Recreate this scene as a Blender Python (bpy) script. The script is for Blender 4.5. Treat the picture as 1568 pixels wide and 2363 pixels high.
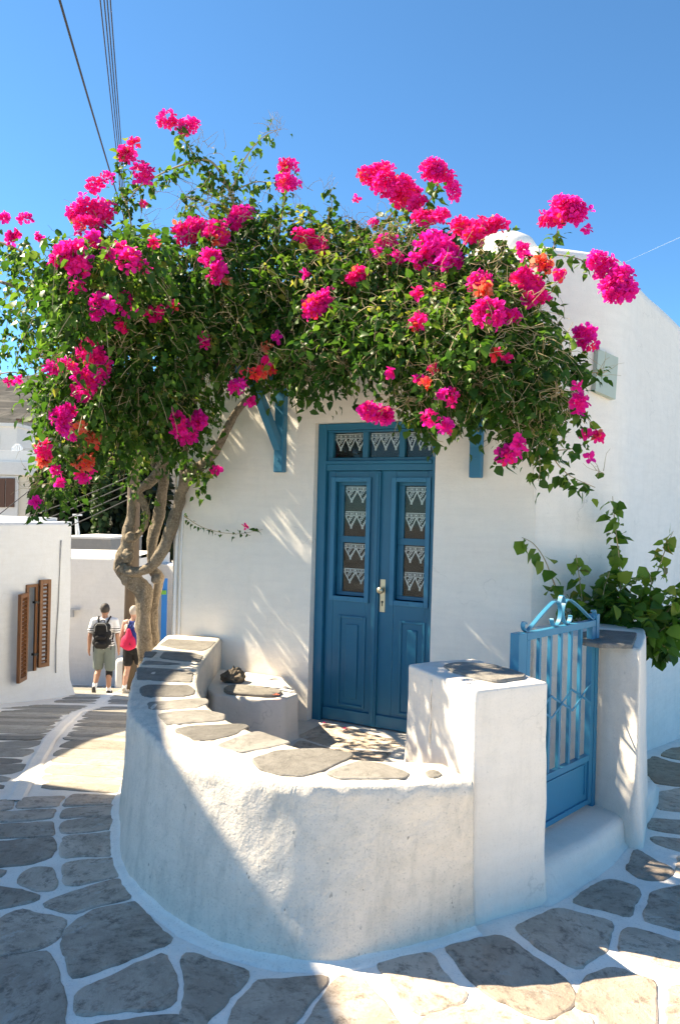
import bpy, bmesh, math, random
import numpy as np
from mathutils import Vector, Matrix, noise

for o in list(bpy.data.objects):
    bpy.data.objects.remove(o)
scene = bpy.context.scene
C = scene.collection
rnd = random.Random(7)
rng = np.random.default_rng(11)

# ------------------------------------------------------------------ camera
EYE = Vector((0, 0, 1.75))
PITCH, ROLL, FPX = -0.2, 1.4, 1710.0          # degrees, degrees, focal length in 1568-wide photo pixels
cam = bpy.data.cameras.new('camera')
cam.sensor_fit = 'VERTICAL'
cam.sensor_height = 36.0
cam.lens = FPX / 2363.0 * 36.0
cam.clip_start = 0.05
cam.clip_end = 6000
camo = bpy.data.objects.new('camera', cam)
C.objects.link(camo)
CAMROT = Matrix.Rotation(math.pi / 2 + math.radians(PITCH), 3, 'X') @ Matrix.Rotation(math.radians(ROLL), 3, 'Z')
camo.matrix_world = Matrix.Translation(EYE) @ CAMROT.to_4x4()
scene.camera = camo

# ------------------------------------------------------------------ sky, sun, exposure
SUN_DIR = Vector((0.945, -0.318, -1.0)).normalized()      # the way the light travels
world = bpy.data.worlds.new('World')
scene.world = world
world.use_nodes = True
wn = world.node_tree.nodes
wl = world.node_tree.links
sky = wn.new('ShaderNodeTexSky')
sky.sky_type = 'NISHITA'
sky.sun_disc = False
sky.sun_elevation = math.asin(-SUN_DIR.z)
sky.sun_rotation = math.atan2(-SUN_DIR.x, -SUN_DIR.y)
sky.altitude = 3000
sky.air_density = 1.0
sky.dust_density = 0.3
sky.ozone_density = 10.0
bg = wn['Background']
bg.inputs['Strength'].default_value = 0.079
tint = wn.new('ShaderNodeMix')
tint.data_type = 'RGBA'
tint.blend_type = 'MULTIPLY'
tint.inputs[0].default_value = 1.0
tint.inputs[7].default_value = (0.97, 1.14, 0.97, 1)
wl.new(sky.outputs['Color'], tint.inputs[6])
wl.new(tint.outputs[2], bg.inputs['Color'])
sun = bpy.data.lights.new('sun', 'SUN')
sun.energy = 4.8
sun.angle = math.radians(0.53)
sun.color = (1.0, 0.85, 0.62)
suno = bpy.data.objects.new('sun', sun)
C.objects.link(suno)
suno.rotation_euler = SUN_DIR.to_track_quat('-Z', 'Y').to_euler()
suno.location = (-20, 8, 24)
scene.view_settings.view_transform = 'Standard'
scene.view_settings.look = 'None'
scene.view_settings.gamma = 1.0
scene.view_settings.use_curve_mapping = False
scene.view_settings.exposure = 1.87
scene.render.engine = 'CYCLES'
scene.cycles.use_denoising = True
scene.cycles.max_bounces = 8
scene.cycles.diffuse_bounces = 5
scene.cycles.transparent_max_bounces = 12

# ------------------------------------------------------------------ surveying: a pixel of the photograph and a known surface give a point
def ray(x, y):
    return CAMROT @ Vector(((x - 784.0) / FPX, -(y - 1181.5) / FPX, -1.0))
def at(x, y, Y):
    d = ray(x, y)
    return EYE + d * (Y / d.y)
def onz(x, y, Z):
    d = ray(x, y)
    return EYE + d * ((Z - EYE.z) / d.z)
GP = [(-30, 0.25), (2.0, 0.03), (4.2, 0.0), (6, -0.17), (8, -0.52), (10, -0.98), (11.0, -1.09), (12.5, -1.45), (14, -1.88), (18, -2.6), (30, -4.5), (60, -8), (140, -12), (700, -14), (4000, -14)]
def ground_z(x, y):
    for (a, za), (b, zb) in zip(GP, GP[1:]):
        if y <= b:
            t = max(0.0, (y - a) / (b - a))
            return za + (zb - za) * t
    return GP[-1][1]
def ongr(x, y):
    d = ray(x, y)
    lo = 1.0
    p = EYE + d * (lo / d.y)
    Y = 1.0
    while Y < 60:
        q = EYE + d * (Y / d.y)
        if q.z <= ground_z(q.x, q.y):
            return q
        Y += 0.01
    return q

# ------------------------------------------------------------------ object helpers
def props(o, label=None, cat=None, group=None, kind=None):
    if label: o['label'] = label
    if cat: o['category'] = cat
    if group: o['group'] = group
    if kind: o['kind'] = kind
    return o
ROOTS = []
def thing(name, loc, label, cat, group=None):
    o = bpy.data.objects.new(name, None)
    o.empty_display_size = 0.1
    o.location = loc
    C.objects.link(o)
    ROOTS.append(o)
    INV[o.name] = Matrix.Translation(Vector(loc)).inverted()
    return props(o, label, cat, group)
INV = {}
def adopt(o, parent):
    if parent is None:
        return o
    o.parent = parent
    o.matrix_parent_inverse = INV.get(parent.name, Matrix.Identity(4))
    return o
def link(name, mesh, parent=None, matrix=None):
    o = bpy.data.objects.new(name, mesh)
    C.objects.link(o)
    if matrix is not None:
        o.matrix_basis = matrix
        INV[o.name] = matrix.inverted()
    adopt(o, parent)
    return o
def nz(p, s, seed=0.0):
    return noise.noise(Vector((p[0] * s + seed, p[1] * s - seed * 0.7, p[2] * s + seed * 1.3)))

class MB:
    """collects faces for one mesh"""
    def __init__(self):
        self.v = []
        self.f = []
    def add(self, verts, faces):
        b = len(self.v)
        self.v += [tuple(p) for p in verts]
        self.f += [tuple(b + i for i in f) for f in faces]
        return self
    def box(self, o, ax, ay, az):
        """corner o and three edge vectors"""
        o, ax, ay, az = map(Vector, (o, ax, ay, az))
        p = [o, o + ax, o + ax + ay, o + ay]
        p += [q + az for q in p]
        fs = [(3, 2, 1, 0), (4, 5, 6, 7), (0, 1, 5, 4), (1, 2, 6, 5), (2, 3, 7, 6), (3, 0, 4, 7)]
        if ax.cross(ay).dot(az) < 0:
            fs = [tuple(reversed(f)) for f in fs]
        return self.add(p, fs)
    def tube(self, pts, radii, n=8, caps=True, wob=0.0, seed=0.0, flat=1.0, ridge=0.0):
        pts = [Vector(p) for p in pts]
        if not hasattr(radii, '__len__'):
            radii = [radii] * len(pts)
        b = len(self.v)
        up = None
        for i, p in enumerate(pts):
            t = (pts[min(i + 1, len(pts) - 1)] - pts[max(i - 1, 0)])
            if t.length < 1e-9: t = Vector((0, 0, 1))
            t.normalize()
            if up is None:
                up = t.orthogonal().normalized()
            up = (up - t * up.dot(t))
            if up.length < 1e-6: up = t.orthogonal()
            up.normalize()
            s = t.cross(up)
            for k in range(n):
                a = 2 * math.pi * k / n
                r = radii[i] * (1 + ridge * math.cos(3 * a + i * 0.22 + seed) + ridge * 0.6 * math.cos(5 * a - i * 0.31))
                q = p + (up * math.cos(a) + s * math.sin(a) * flat) * r
                if wob:
                    w = 1 + wob * nz(q, 9, seed) + wob * 0.6 * nz(q, 24, seed + 3)
                    q = p + (q - p) * w
                self.v.append(tuple(q))
        for i in range(len(pts) - 1):
            for k in range(n):
                a, c = b + i * n + k, b + i * n + (k + 1) % n
                self.f.append((a, c, c + n, a + n))
        if caps:
            self.f.append(tuple(b + k for k in reversed(range(n))))
            e = b + (len(pts) - 1) * n
            self.f.append(tuple(e + k for k in range(n)))
        return self
    def grid(self, fn, us, vs, keep=None):
        b = len(self.v)
        nv = len(vs)
        for u in us:
            for v in vs:
                self.v.append(tuple(fn(u, v)))
        for i in range(len(us) - 1):
            for j in range(nv - 1):
                if keep and not keep((us[i] + us[i + 1]) / 2, (vs[j] + vs[j + 1]) / 2):
                    continue
                a = b + i * nv + j
                self.f.append((a, a + nv, a + nv + 1, a + 1))
        return self
    def mesh(self, name, mat=None, smooth=False):
        m = bpy.data.meshes.new(name)
        m.from_pydata(self.v, [], self.f)
        if mat: m.materials.append(mat)
        if smooth:
            m.polygons.foreach_set('use_smooth', [True] * len(m.polygons))
        m.update()
        return m
    def build(self, name, mat, parent=None, smooth=False, bevel=0.0, seg=2, fixn=False, kind=None):
        m = self.mesh(name, mat, smooth)
        if bevel or fixn:
            bm = bmesh.new()
            bm.from_mesh(m)
            if fixn: bmesh.ops.recalc_face_normals(bm, faces=bm.faces)
            if bevel:
                bmesh.ops.bevel(bm, geom=list(bm.edges), offset=bevel, segments=seg, profile=0.6, affect='EDGES', clamp_overlap=True)
            bm.to_mesh(m)
            bm.free()
            if smooth: m.polygons.foreach_set('use_smooth', [True] * len(m.polygons))
        o = link(name, m, parent)
        if kind: o['kind'] = kind
        return o

def spline(pts, n):
    """Catmull-Rom through tuples of any length"""
    P = [np.array(p, float) for p in pts]
    out = []
    for i in range(len(P) - 1):
        p0, p1, p2, p3 = P[max(i - 1, 0)], P[i], P[i + 1], P[min(i + 2, len(P) - 1)]
        for k in range(n):
            t = k / n
            out.append(0.5 * ((2 * p1) + (-p0 + p2) * t + (2 * p0 - 5 * p1 + 4 * p2 - p3) * t * t + (-p0 + 3 * p1 - 3 * p2 + p3) * t ** 3))
    out.append(P[-1])
    return out

# ------------------------------------------------------------------ materials
def newmat(name):
    m = bpy.data.materials.new(name)
    m.use_nodes = True
    nt = m.node_tree
    b = nt.nodes['Principled BSDF']
    return m, nt, b
def N(nt, t, **kw):
    n = nt.nodes.new(t)
    for k, v in kw.items():
        if k in n.inputs.keys(): n.inputs[k].default_value = v
        else: setattr(n, k, v)
    return n
def noise_node(nt, scale, detail=6, rough=0.6, stretch=None, coord='pos', dist=0.0):
    if coord == 'pos':
        src = N(nt, 'ShaderNodeNewGeometry').outputs['Position']
    else:
        src = N(nt, 'ShaderNodeTexCoord').outputs['Object']
    if stretch:
        mp = N(nt, 'ShaderNodeMapping')
        mp.inputs['Scale'].default_value = stretch
        nt.links.new(src, mp.inputs['Vector'])
        src = mp.outputs['Vector']
    t = N(nt, 'ShaderNodeTexNoise')
    t.inputs['Scale'].default_value = scale
    t.inputs['Detail'].default_value = detail
    t.inputs['Roughness'].default_value = rough
    t.inputs['Distortion'].default_value = dist
    nt.links.new(src, t.inputs['Vector'])
    return t.outputs['Fac']
def ramp(nt, fac, stops):
    r = N(nt, 'ShaderNodeValToRGB')
    while len(r.color_ramp.elements) > 1:
        r.color_ramp.elements.remove(r.color_ramp.elements[-1])
    e = r.color_ramp.elements[0]
    e.position = stops[0][0]
    e.color = (*stops[0][1], 1) if len(stops[0][1]) == 3 else stops[0][1]
    for p, c in stops[1:]:
        e = r.color_ramp.elements.new(p)
        e.color = (*c, 1)
    nt.links.new(fac, r.inputs['Fac'])
    return r.outputs['Color']
def mix(nt, fac, a, b, mode='MIX'):
    m = N(nt, 'ShaderNodeMix')
    m.data_type = 'RGBA'
    m.blend_type = mode
    if isinstance(fac, (int, float)): m.inputs[0].default_value = fac
    else: nt.links.new(fac, m.inputs[0])
    for sock, v in ((m.inputs[6], a), (m.inputs[7], b)):
        if isinstance(v, tuple): sock.default_value = (*v, 1)
        else: nt.links.new(v, sock)
    return m.outputs[2]
def bump(nt, bsdf, heights):
    last = None
    for h, strength, dist in heights:
        b = N(nt, 'ShaderNodeBump')
        b.inputs['Strength'].default_value = strength
        b.inputs['Distance'].default_value = dist
        nt.links.new(h, b.inputs['Height'])
        if last: nt.links.new(last, b.inputs['Normal'])
        last = b.outputs['Normal']
    nt.links.new(last, bsdf.inputs['Normal'])
def bw(v):
    return (v, v, v)

def plaster(name, base=(0.92, 0.865, 0.775), dirt=0.25, rough_bump=1.0, dirtcol=(0.42, 0.40, 0.35), streak=0.0, crack=0.22):
    m, nt, b = newmat(name)
    n1 = noise_node(nt, 1.3, 5, 0.6)
    n2 = noise_node(nt, 9.0, 6, 0.65)
    n3 = noise_node(nt, 46.0, 5, 0.7)
    col = mix(nt, ramp(nt, n1, [(0.35, bw(0)), (0.7, bw(1))]), base, tuple(c * 0.955 for c in base))
    k = ramp(nt, n2, [(0.47, bw(0)), (0.74, bw(1))])
    kk = N(nt, 'ShaderNodeMath', operation='MULTIPLY')
    nt.links.new(k, kk.inputs[0]); kk.inputs[1].default_value = dirt
    col = mix(nt, kk.outputs[0], col, dirtcol)
    if streak:
        s = noise_node(nt, 5.0, 6, 0.68, stretch=(2.6, 2.6, 0.55))
        sk = ramp(nt, s, [(0.50, bw(0)), (0.72, bw(1))])
        s2 = N(nt, 'ShaderNodeMath', operation='MULTIPLY')
        nt.links.new(sk, s2.inputs[0]); s2.inputs[1].default_value = streak
        col = mix(nt, s2.outputs[0], col, dirtcol)
        sp = noise_node(nt, 30.0, 3, 0.5, stretch=(1.6, 1.6, 0.8))
        spk = ramp(nt, sp, [(0.69, bw(0)), (0.74, bw(1))])
        s3 = N(nt, 'ShaderNodeMath', operation='MULTIPLY')
        nt.links.new(spk, s3.inputs[0]); s3.inputs[1].default_value = streak * 1.2
        col = mix(nt, s3.outputs[0], col, tuple(c * 0.45 for c in dirtcol))
    # patched, brushed limewash and a few hairline cracks
    br = noise_node(nt, 7.0, 5, 0.6, stretch=(0.5, 0.5, 3.5))
    col = mix(nt, ramp(nt, br, [(0.40, bw(0)), (0.70, bw(0.55))]), col, tuple(c * 0.89 for c in base))
    fine = noise_node(nt, 120.0, 3, 0.6)
    col = mix(nt, ramp(nt, fine, [(0.56, bw(0)), (0.74, bw(0.5 * min(1, dirt * 3.0)))]), col, tuple(c * 0.62 for c in dirtcol))
    vo = N(nt, 'ShaderNodeTexVoronoi'); vo.feature = 'DISTANCE_TO_EDGE'; vo.inputs['Scale'].default_value = 1.15
    gp = N(nt, 'ShaderNodeNewGeometry'); nv = N(nt, 'ShaderNodeTexNoise'); nv.inputs['Scale'].default_value = 3.5; nv.inputs['Detail'].default_value = 6
    nt.links.new(gp.outputs['Position'], nv.inputs['Vector'])
    ad = N(nt, 'ShaderNodeMix'); ad.data_type = 'VECTOR'; ad.inputs[0].default_value = 0.34
    nt.links.new(gp.outputs['Position'], ad.inputs[4]); nt.links.new(nv.outputs['Color'], ad.inputs[5]); nt.links.new(ad.outputs[1], vo.inputs['Vector'])
    ck = ramp(nt, vo.outputs['Distance'], [(0.0, bw(1)), (0.0030, bw(0))])
    ckm = N(nt, 'ShaderNodeMath', operation='MULTIPLY'); nt.links.new(ck, ckm.inputs[0]); nt.links.new(ramp(nt, n1, [(0.50, bw(0)), (0.62, bw(crack))]), ckm.inputs[1])
    col = mix(nt, ckm.outputs[0], col, tuple(c * 0.5 for c in dirtcol))
    nt.links.new(col, b.inputs['Base Color'])
    b.inputs['Roughness'].default_value = 0.88
    b.inputs['Specular IOR Level'].default_value = 0.2
    bump(nt, b, [(n2, 0.35 * rough_bump, 0.02), (n3, 0.45 * rough_bump, 0.006)])
    return m
M_house = plaster('whitewash_house', dirt=0.06, rough_bump=0.6, streak=0.07)
M_side = plaster('whitewash_side', base=(0.92, 0.855, 0.765), dirt=0.08, rough_bump=1.0, streak=0.10, crack=0.3)
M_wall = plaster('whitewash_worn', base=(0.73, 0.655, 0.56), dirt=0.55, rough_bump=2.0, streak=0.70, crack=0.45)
M_pillar = plaster('whitewash_pillar', base=(0.78, 0.72, 0.645), dirt=0.12, rough_bump=1.0, streak=0.20, crack=0.28)
M_far = plaster('whitewash_far', base=(0.68, 0.665, 0.635), dirt=0.14, rough_bump=0.9, streak=0.14)
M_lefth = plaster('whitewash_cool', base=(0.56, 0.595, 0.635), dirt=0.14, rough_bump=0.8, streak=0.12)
M_grey = plaster('grey_render', base=(0.27, 0.26, 0.245), dirt=0.25, rough_bump=0.8)
M_cream = plaster('cream_render', base=(0.66, 0.60, 0.49), dirt=0.06, rough_bump=0.5)
M_grout = plaster('painted_joint', base=(0.90, 0.84, 0.755), dirt=0.22, rough_bump=1.2, dirtcol=(0.30, 0.29, 0.27))

def stone_mat(name, a, b_, c, white=0.0):
    m, nt, b = newmat(name)
    oi = N(nt, 'ShaderNodeObjectInfo')
    gp = N(nt, 'ShaderNodeNewGeometry')
    off = N(nt, 'ShaderNodeMath', operation='MULTIPLY'); nt.links.new(oi.outputs['Random'], off.inputs[0]); off.inputs[1].default_value = 37.0
    cv = N(nt, 'ShaderNodeCombineXYZ'); nt.links.new(off.outputs[0], cv.inputs[0]); nt.links.new(off.outputs[0], cv.inputs[2])
    vr = N(nt, 'ShaderNodeVectorRotate'); vr.rotation_type = 'Z_AXIS'; nt.links.new(gp.outputs['Position'], vr.inputs['Vector']); nt.links.new(off.outputs[0], vr.inputs['Angle'])
    va = N(nt, 'ShaderNodeVectorMath', operation='ADD'); nt.links.new(vr.outputs[0], va.inputs[0]); nt.links.new(cv.outputs[0], va.inputs[1])
    def own(scale, detail, rough, stretch=None, dist=0.0):
        src = va.outputs[0]
        if stretch:
            mp = N(nt, 'ShaderNodeMapping'); mp.inputs['Scale'].default_value = stretch; nt.links.new(src, mp.inputs['Vector']); src = mp.outputs['Vector']
        t = N(nt, 'ShaderNodeTexNoise'); t.inputs['Scale'].default_value = scale; t.inputs['Detail'].default_value = detail; t.inputs['Roughness'].default_value = rough; t.inputs['Distortion'].default_value = dist
        nt.links.new(src, t.inputs['Vector'])
        return t.outputs['Fac']
    n1 = own(3.0, 10, 0.74, dist=0.6)
    n2 = own(15.0, 12, 0.80, (1, 1.35, 1), 0.2)
    n3 = noise_node(nt, 80.0, 4, 0.7)
    base = mix(nt, ramp(nt, n1, [(0.42, bw(0)), (0.58, bw(1))]), a, b_)
    base = mix(nt, ramp(nt, n2, [(0.50, bw(0)), (0.62, bw(1))]), base, c)
    sp = ramp(nt, n3, [(0.64, bw(0)), (0.73, bw(1))])
    spm = N(nt, 'ShaderNodeMath', operation='MULTIPLY'); nt.links.new(sp, spm.inputs[0]); spm.inputs[1].default_value = 0.40
    base = mix(nt, spm.outputs[0], base, tuple(min(1, q * 2.0) for q in b_))
    n4 = own(5.0, 10, 0.78, (1, 1.5, 1), 0.4)
    wl_ = ramp(nt, n4, [(0.57, bw(0)), (0.64, bw(1))])
    wm = N(nt, 'ShaderNodeMath', operation='MULTIPLY'); nt.links.new(wl_, wm.inputs[0]); wm.inputs[1].default_value = white
    base = mix(nt, wm.outputs[0], base, (0.52, 0.50, 0.46))
    tone = N(nt, 'ShaderNodeMapRange'); tone.inputs['To Min'].default_value = 0.66; tone.inputs['To Max'].default_value = 1.30
    nt.links.new(oi.outputs['Random'], tone.inputs['Value'])
    hs = N(nt, 'ShaderNodeHueSaturation'); nt.links.new(tone.outputs[0], hs.inputs['Value']); nt.links.new(base, hs.inputs['Color'])
    nt.links.new(hs.outputs['Color'], b.inputs['Base Color'])
    b.inputs['Roughness'].default_value = 0.75
    bump(nt, b, [(n1, 0.5, 0.03), (n2, 0.7, 0.012), (n3, 0.5, 0.005)])
    return m
M_pave = stone_mat('paving_slate', (0.37, 0.30, 0.235), (0.52, 0.43, 0.345), (0.185, 0.148, 0.115), 0.6)
M_alley = stone_mat('alley_slate', (0.27, 0.246, 0.205), (0.345, 0.317, 0.267), (0.21, 0.19, 0.158), 0.12)
M_cope = stone_mat('coping_slate', (0.18, 0.168, 0.15), (0.25, 0.236, 0.212), (0.135, 0.127, 0.112), 0.08)
M_earth = stone_mat('brown_stone', (0.27, 0.20, 0.13), (0.36, 0.29, 0.20), (0.17, 0.13, 0.09), 0.2)

def paint(name, col, rough=0.42, var=0.12, spec=0.45):
    m, nt, b = newmat(name)
    n1 = noise_node(nt, 5, 6, 0.6)
    n2 = noise_node(nt, 55, 4, 0.6, stretch=(1, 1, 0.2))
    c = mix(nt, n1, tuple(q * (1 - var) for q in col), tuple(min(1, q * (1 + var)) for q in col))
    n3 = noise_node(nt, 2.2, 6, 0.7, stretch=(1, 1, 0.4))
    c = mix(nt, ramp(nt, n3, [(0.48, bw(0)), (0.75, bw(0.30))]), c, tuple(q * 0.72 + 0.10 * sum(col) / 3 + 0.012 for q in col))
    n4 = noise_node(nt, 26, 6, 0.75)
    c = mix(nt, ramp(nt, n4, [(0.70, bw(0)), (0.73, bw(0.65))]), c, tuple(q * 0.45 for q in col))
    nt.links.new(c, b.inputs['Base Color'])
    b.inputs['Roughness'].default_value = rough
    b.inputs['Specular IOR Level'].default_value = spec
    bump(nt, b, [(n2, 0.25, 0.002)])
    return m
M_blue = paint('blue_door_paint', (0.014, 0.140, 0.245))
M_gate = paint('blue_gate_paint', (0.028, 0.180, 0.315), 0.45)
M_brkt = paint('blue_bracket_paint', (0.026, 0.170, 0.295), 0.5)
M_brass = paint('brass', (0.55, 0.50, 0.36), 0.35, 0.2); M_brass.node_tree.nodes['Principled BSDF'].inputs['Metallic'].default_value = 0.8
M_black = paint('black_iron', (0.012, 0.012, 0.013), 0.6)
M_shut = paint('varnished_wood', (0.14, 0.058, 0.018), 0.5, 0.3)
M_dwood = paint('dark_wood', (0.10, 0.045, 0.025), 0.6, 0.25)
M_pole = paint('weathered_pole', (0.10, 0.075, 0.05), 0.85, 0.35)
M_whitep = paint('white_paint', (0.78, 0.78, 0.77), 0.5, 0.03)
M_greyp = paint('grey_metal', (0.34, 0.35, 0.36), 0.5, 0.1)
M_cable = paint('cable_black', (0.014, 0.014, 0.016), 0.7, 0.1)
M_green = paint('green_paint', (0.16, 0.42, 0.05), 0.5, 0.1)
M_bluep = paint('bright_blue_paint', (0.02, 0.20, 0.60), 0.5, 0.1)
M_dark = paint('dark_interior', (0.010, 0.010, 0.010), 0.9, 0.2)  # near-black colour stands in for the darkness of unlit rooms

def glass_mat():
    m, nt, b = newmat('window_glass')
    nt.nodes.remove(b)
    out = nt.nodes['Material Output']
    tr = N(nt, 'ShaderNodeBsdfTransparent'); tr.inputs[0].default_value = (0.93, 0.95, 0.94, 1)
    gl = N(nt, 'ShaderNodeBsdfGlossy'); gl.inputs['Roughness'].default_value = 0.03
    fr = N(nt, 'ShaderNodeFresnel'); fr.inputs['IOR'].default_value = 1.28
    mx = N(nt, 'ShaderNodeMixShader')
    nt.links.new(fr.outputs[0], mx.inputs[0]); nt.links.new(tr.outputs[0], mx.inputs[1]); nt.links.new(gl.outputs[0], mx.inputs[2])
    nt.links.new(mx.outputs[0], out.inputs['Surface'])
    return m
M_glass = glass_mat()
def lace_mat():
    m, nt, b = newmat('white_lace')
    b.inputs['Base Color'].default_value = (0.80, 0.80, 0.78, 1)
    b.inputs['Roughness'].default_value = 0.9
    return m
M_lace = lace_mat()
def veil_mat():
    m, nt, b = newmat('sheer_net')
    out = nt.nodes['Material Output']
    b.inputs['Base Color'].default_value = (0.75, 0.76, 0.74, 1)
    tr = N(nt, 'ShaderNodeBsdfTransparent')
    mx = N(nt, 'ShaderNodeMixShader'); mx.inputs[0].default_value = 0.05
    nt.links.new(tr.outputs[0], mx.inputs[1]); nt.links.new(b.outputs[0], mx.inputs[2])
    nt.links.new(mx.outputs[0], out.inputs['Surface'])
    return m
M_veil = veil_mat()
def bark_mat():
    m, nt, b = newmat('bark')
    n1 = noise_node(nt, 14, 6, 0.65, stretch=(1, 1, 0.45))
    n2 = noise_node(nt, 60, 5, 0.7)
    c = mix(nt, ramp(nt, n1, [(0.35, bw(0)), (0.65, bw(1))]), (0.105, 0.083, 0.056), (0.23, 0.185, 0.13))
    c = mix(nt, ramp(nt, n2, [(0.45, bw(0)), (0.7, bw(1))]), c, (0.32, 0.265, 0.195))
    nt.links.new(c, b.inputs['Base Color'])
    b.inputs['Roughness'].default_value = 0.9
    bump(nt, b, [(n1, 0.8, 0.03), (n2, 0.6, 0.01)])
    return m
M_bark = bark_mat()
M_twig = paint('twig', (0.38, 0.30, 0.16), 0.8, 0.3)
def leaf_mat(name, stops, trans=0.35, rough=0.42, tcol=None):
    m, nt, b = newmat(name)
    out = nt.nodes['Material Output']
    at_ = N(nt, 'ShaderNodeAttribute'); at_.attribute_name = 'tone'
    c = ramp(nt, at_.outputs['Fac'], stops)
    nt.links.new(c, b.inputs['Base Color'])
    b.inputs['Roughness'].default_value = rough
    b.inputs['Specular IOR Level'].default_value = 0.22
    t = N(nt, 'ShaderNodeBsdfTranslucent')
    tc = mix(nt, 1.0, c, tcol or (1.6, 1.6, 0.8), 'MULTIPLY')
    nt.links.new(tc, t.inputs['Color'])
    mx = N(nt, 'ShaderNodeMixShader'); mx.inputs[0].default_value = trans
    nt.links.new(b.outputs[0], mx.inputs[1]); nt.links.new(t.outputs[0], mx.inputs[2])
    nt.links.new(mx.outputs[0], out.inputs['Surface'])
    return m
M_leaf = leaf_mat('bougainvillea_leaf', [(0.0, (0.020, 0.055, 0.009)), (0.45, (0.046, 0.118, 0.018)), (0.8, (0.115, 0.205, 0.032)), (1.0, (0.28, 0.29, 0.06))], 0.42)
M_leaf2 = leaf_mat('young_leaf', [(0.0, (0.022, 0.060, 0.012)), (0.5, (0.065, 0.145, 0.020)), (0.8, (0.17, 0.26, 0.036)), (1.0, (0.22, 0.16, 0.045))], 0.42)
M_bract = leaf_mat('bougainvillea_bract', [(0.0, (0.86, 0.022, 0.48)), (0.35, (0.92, 0.022, 0.34)), (0.6, (0.92, 0.024, 0.17)), (0.8, (0.90, 0.12, 0.045)), (1.0, (0.74, 0.34, 0.24))], 0.45, 0.6, (1.1, 1.0, 1.0))
M_backlitleaf = leaf_mat('backlit_evergreen_leaf', [(0.0, (0.006, 0.012, 0.006)), (1.0, (0.016, 0.028, 0.010))], 0.1, 0.6)  # near-black leaf colour carries the backlit shade of the far trees
M_ivy = leaf_mat('ivy_leaf', [(0.0, (0.02, 0.045, 0.014)), (1.0, (0.055, 0.095, 0.03))], 0.2, 0.6)
M_petal = leaf_mat('dry_petal', [(0.0, (0.35, 0.01, 0.12)), (1.0, (0.45, 0.02, 0.10))], 0.2, 0.7, (1, 1, 1))
# ------------------------------------------------------------------ ground
mb = MB()
xs = [-3000, -900, -300, -90, -40, -20, -12, -8] + [-6 + 0.5 * i for i in range(21)] + [5, 7, 10, 16, 30, 80, 300, 900, 3000]
ys = [-40, -12, -5] + [-2 + 0.5 * i for i in range(45)] + [21, 24, 30, 45, 60, 100, 140, 250, 400, 700, 1500, 3500]
mb.grid(lambda x, y: (x, y, ground_z(x, y)), xs, ys)
def crazy_paving():
    m, nt, b = newmat('crazy_paving')
    geo = N(nt, 'ShaderNodeNewGeometry')
    v1 = N(nt, 'ShaderNodeTexVoronoi'); v1.feature = 'DISTANCE_TO_EDGE'; v1.inputs['Scale'].default_value = 2.1
    v2 = N(nt, 'ShaderNodeTexVoronoi'); v2.inputs['Scale'].default_value = 2.1
    for v in (v1, v2): nt.links.new(geo.outputs['Position'], v.inputs['Vector'])
    n1 = noise_node(nt, 6, 6, .7)
    st = mix(nt, n1, (0.20, 0.17, 0.135), (0.40, 0.35, 0.28))
    hs = N(nt, 'ShaderNodeHueSaturation'); nt.links.new(st, hs.inputs['Color'])
    sx = N(nt, 'ShaderNodeSeparateColor'); nt.links.new(v2.outputs['Color'], sx.inputs[0])
    mr = N(nt, 'ShaderNodeMapRange'); mr.inputs['To Min'].default_value = .7; mr.inputs['To Max'].default_value = 1.25
    nt.links.new(sx.outputs[0], mr.inputs['Value']); nt.links.new(mr.outputs[0], hs.inputs['Value'])
    c = mix(nt, ramp(nt, v1.outputs['Distance'], [(.035, bw(0)), (.05, bw(1))]), (.70, .66, .60), hs.outputs['Color'])
    nt.links.new(c, b.inputs['Base Color']); b.inputs['Roughness'].default_value = .8
    return m
terrain = mb.build('ground', crazy_paving())
terrain.location.z = -0.012
terrain['kind'] = 'structure'
terrain['label'] = 'paved village ground falling away downhill'
mb = MB()
mb.grid(lambda x, y: (x, y, ground_z(x, y)), [-7.2, -5.2, -4, -3, -2, -1, 0, 1, 2, 3, 3.6], [1.4 + 0.4 * i for i in range(40)])
ground = mb.build('lane', M_grout)
ground['kind'] = 'structure'
ground['label'] = 'sloping lane of grey slabs with white painted joints'

def densify(poly, step, jit, seed):
    """walk round a polygon with rounded, slightly wandering edges"""
    n = len(poly)
    out = []
    for i in range(n):
        a, b = Vector(poly[i]), Vector(poly[(i + 1) % n])
        L = (b - a).length
        k = max(1, int(L / step))
        for j in range(k):
            p = a.lerp(b, j / k)
            out.append(p)
    # one Chaikin-like relaxation rounds the corners
    m = len(out)
    rel = out
    for _ in range(1):
        rel = [(rel[i - 1] + rel[i] * 2 + rel[(i + 1) % m]) / 4 for i in range(m)]
    res = []
    for p in rel:
        q = Vector(p)
        q.x += jit * (noise.noise(Vector((p[0] * 11 + seed, p[1] * 11, 3.1))) + 0.6 * noise.noise(Vector((p[0] * 31, p[1] * 31 + seed, 1.7))))
        q.y += jit * (noise.noise(Vector((p[0] * 11, p[1] * 11 + seed, 8.1))) + 0.6 * noise.noise(Vector((p[0] * 31 + seed, p[1] * 31, 5.7))))
        res.append(q)
    return res
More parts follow.
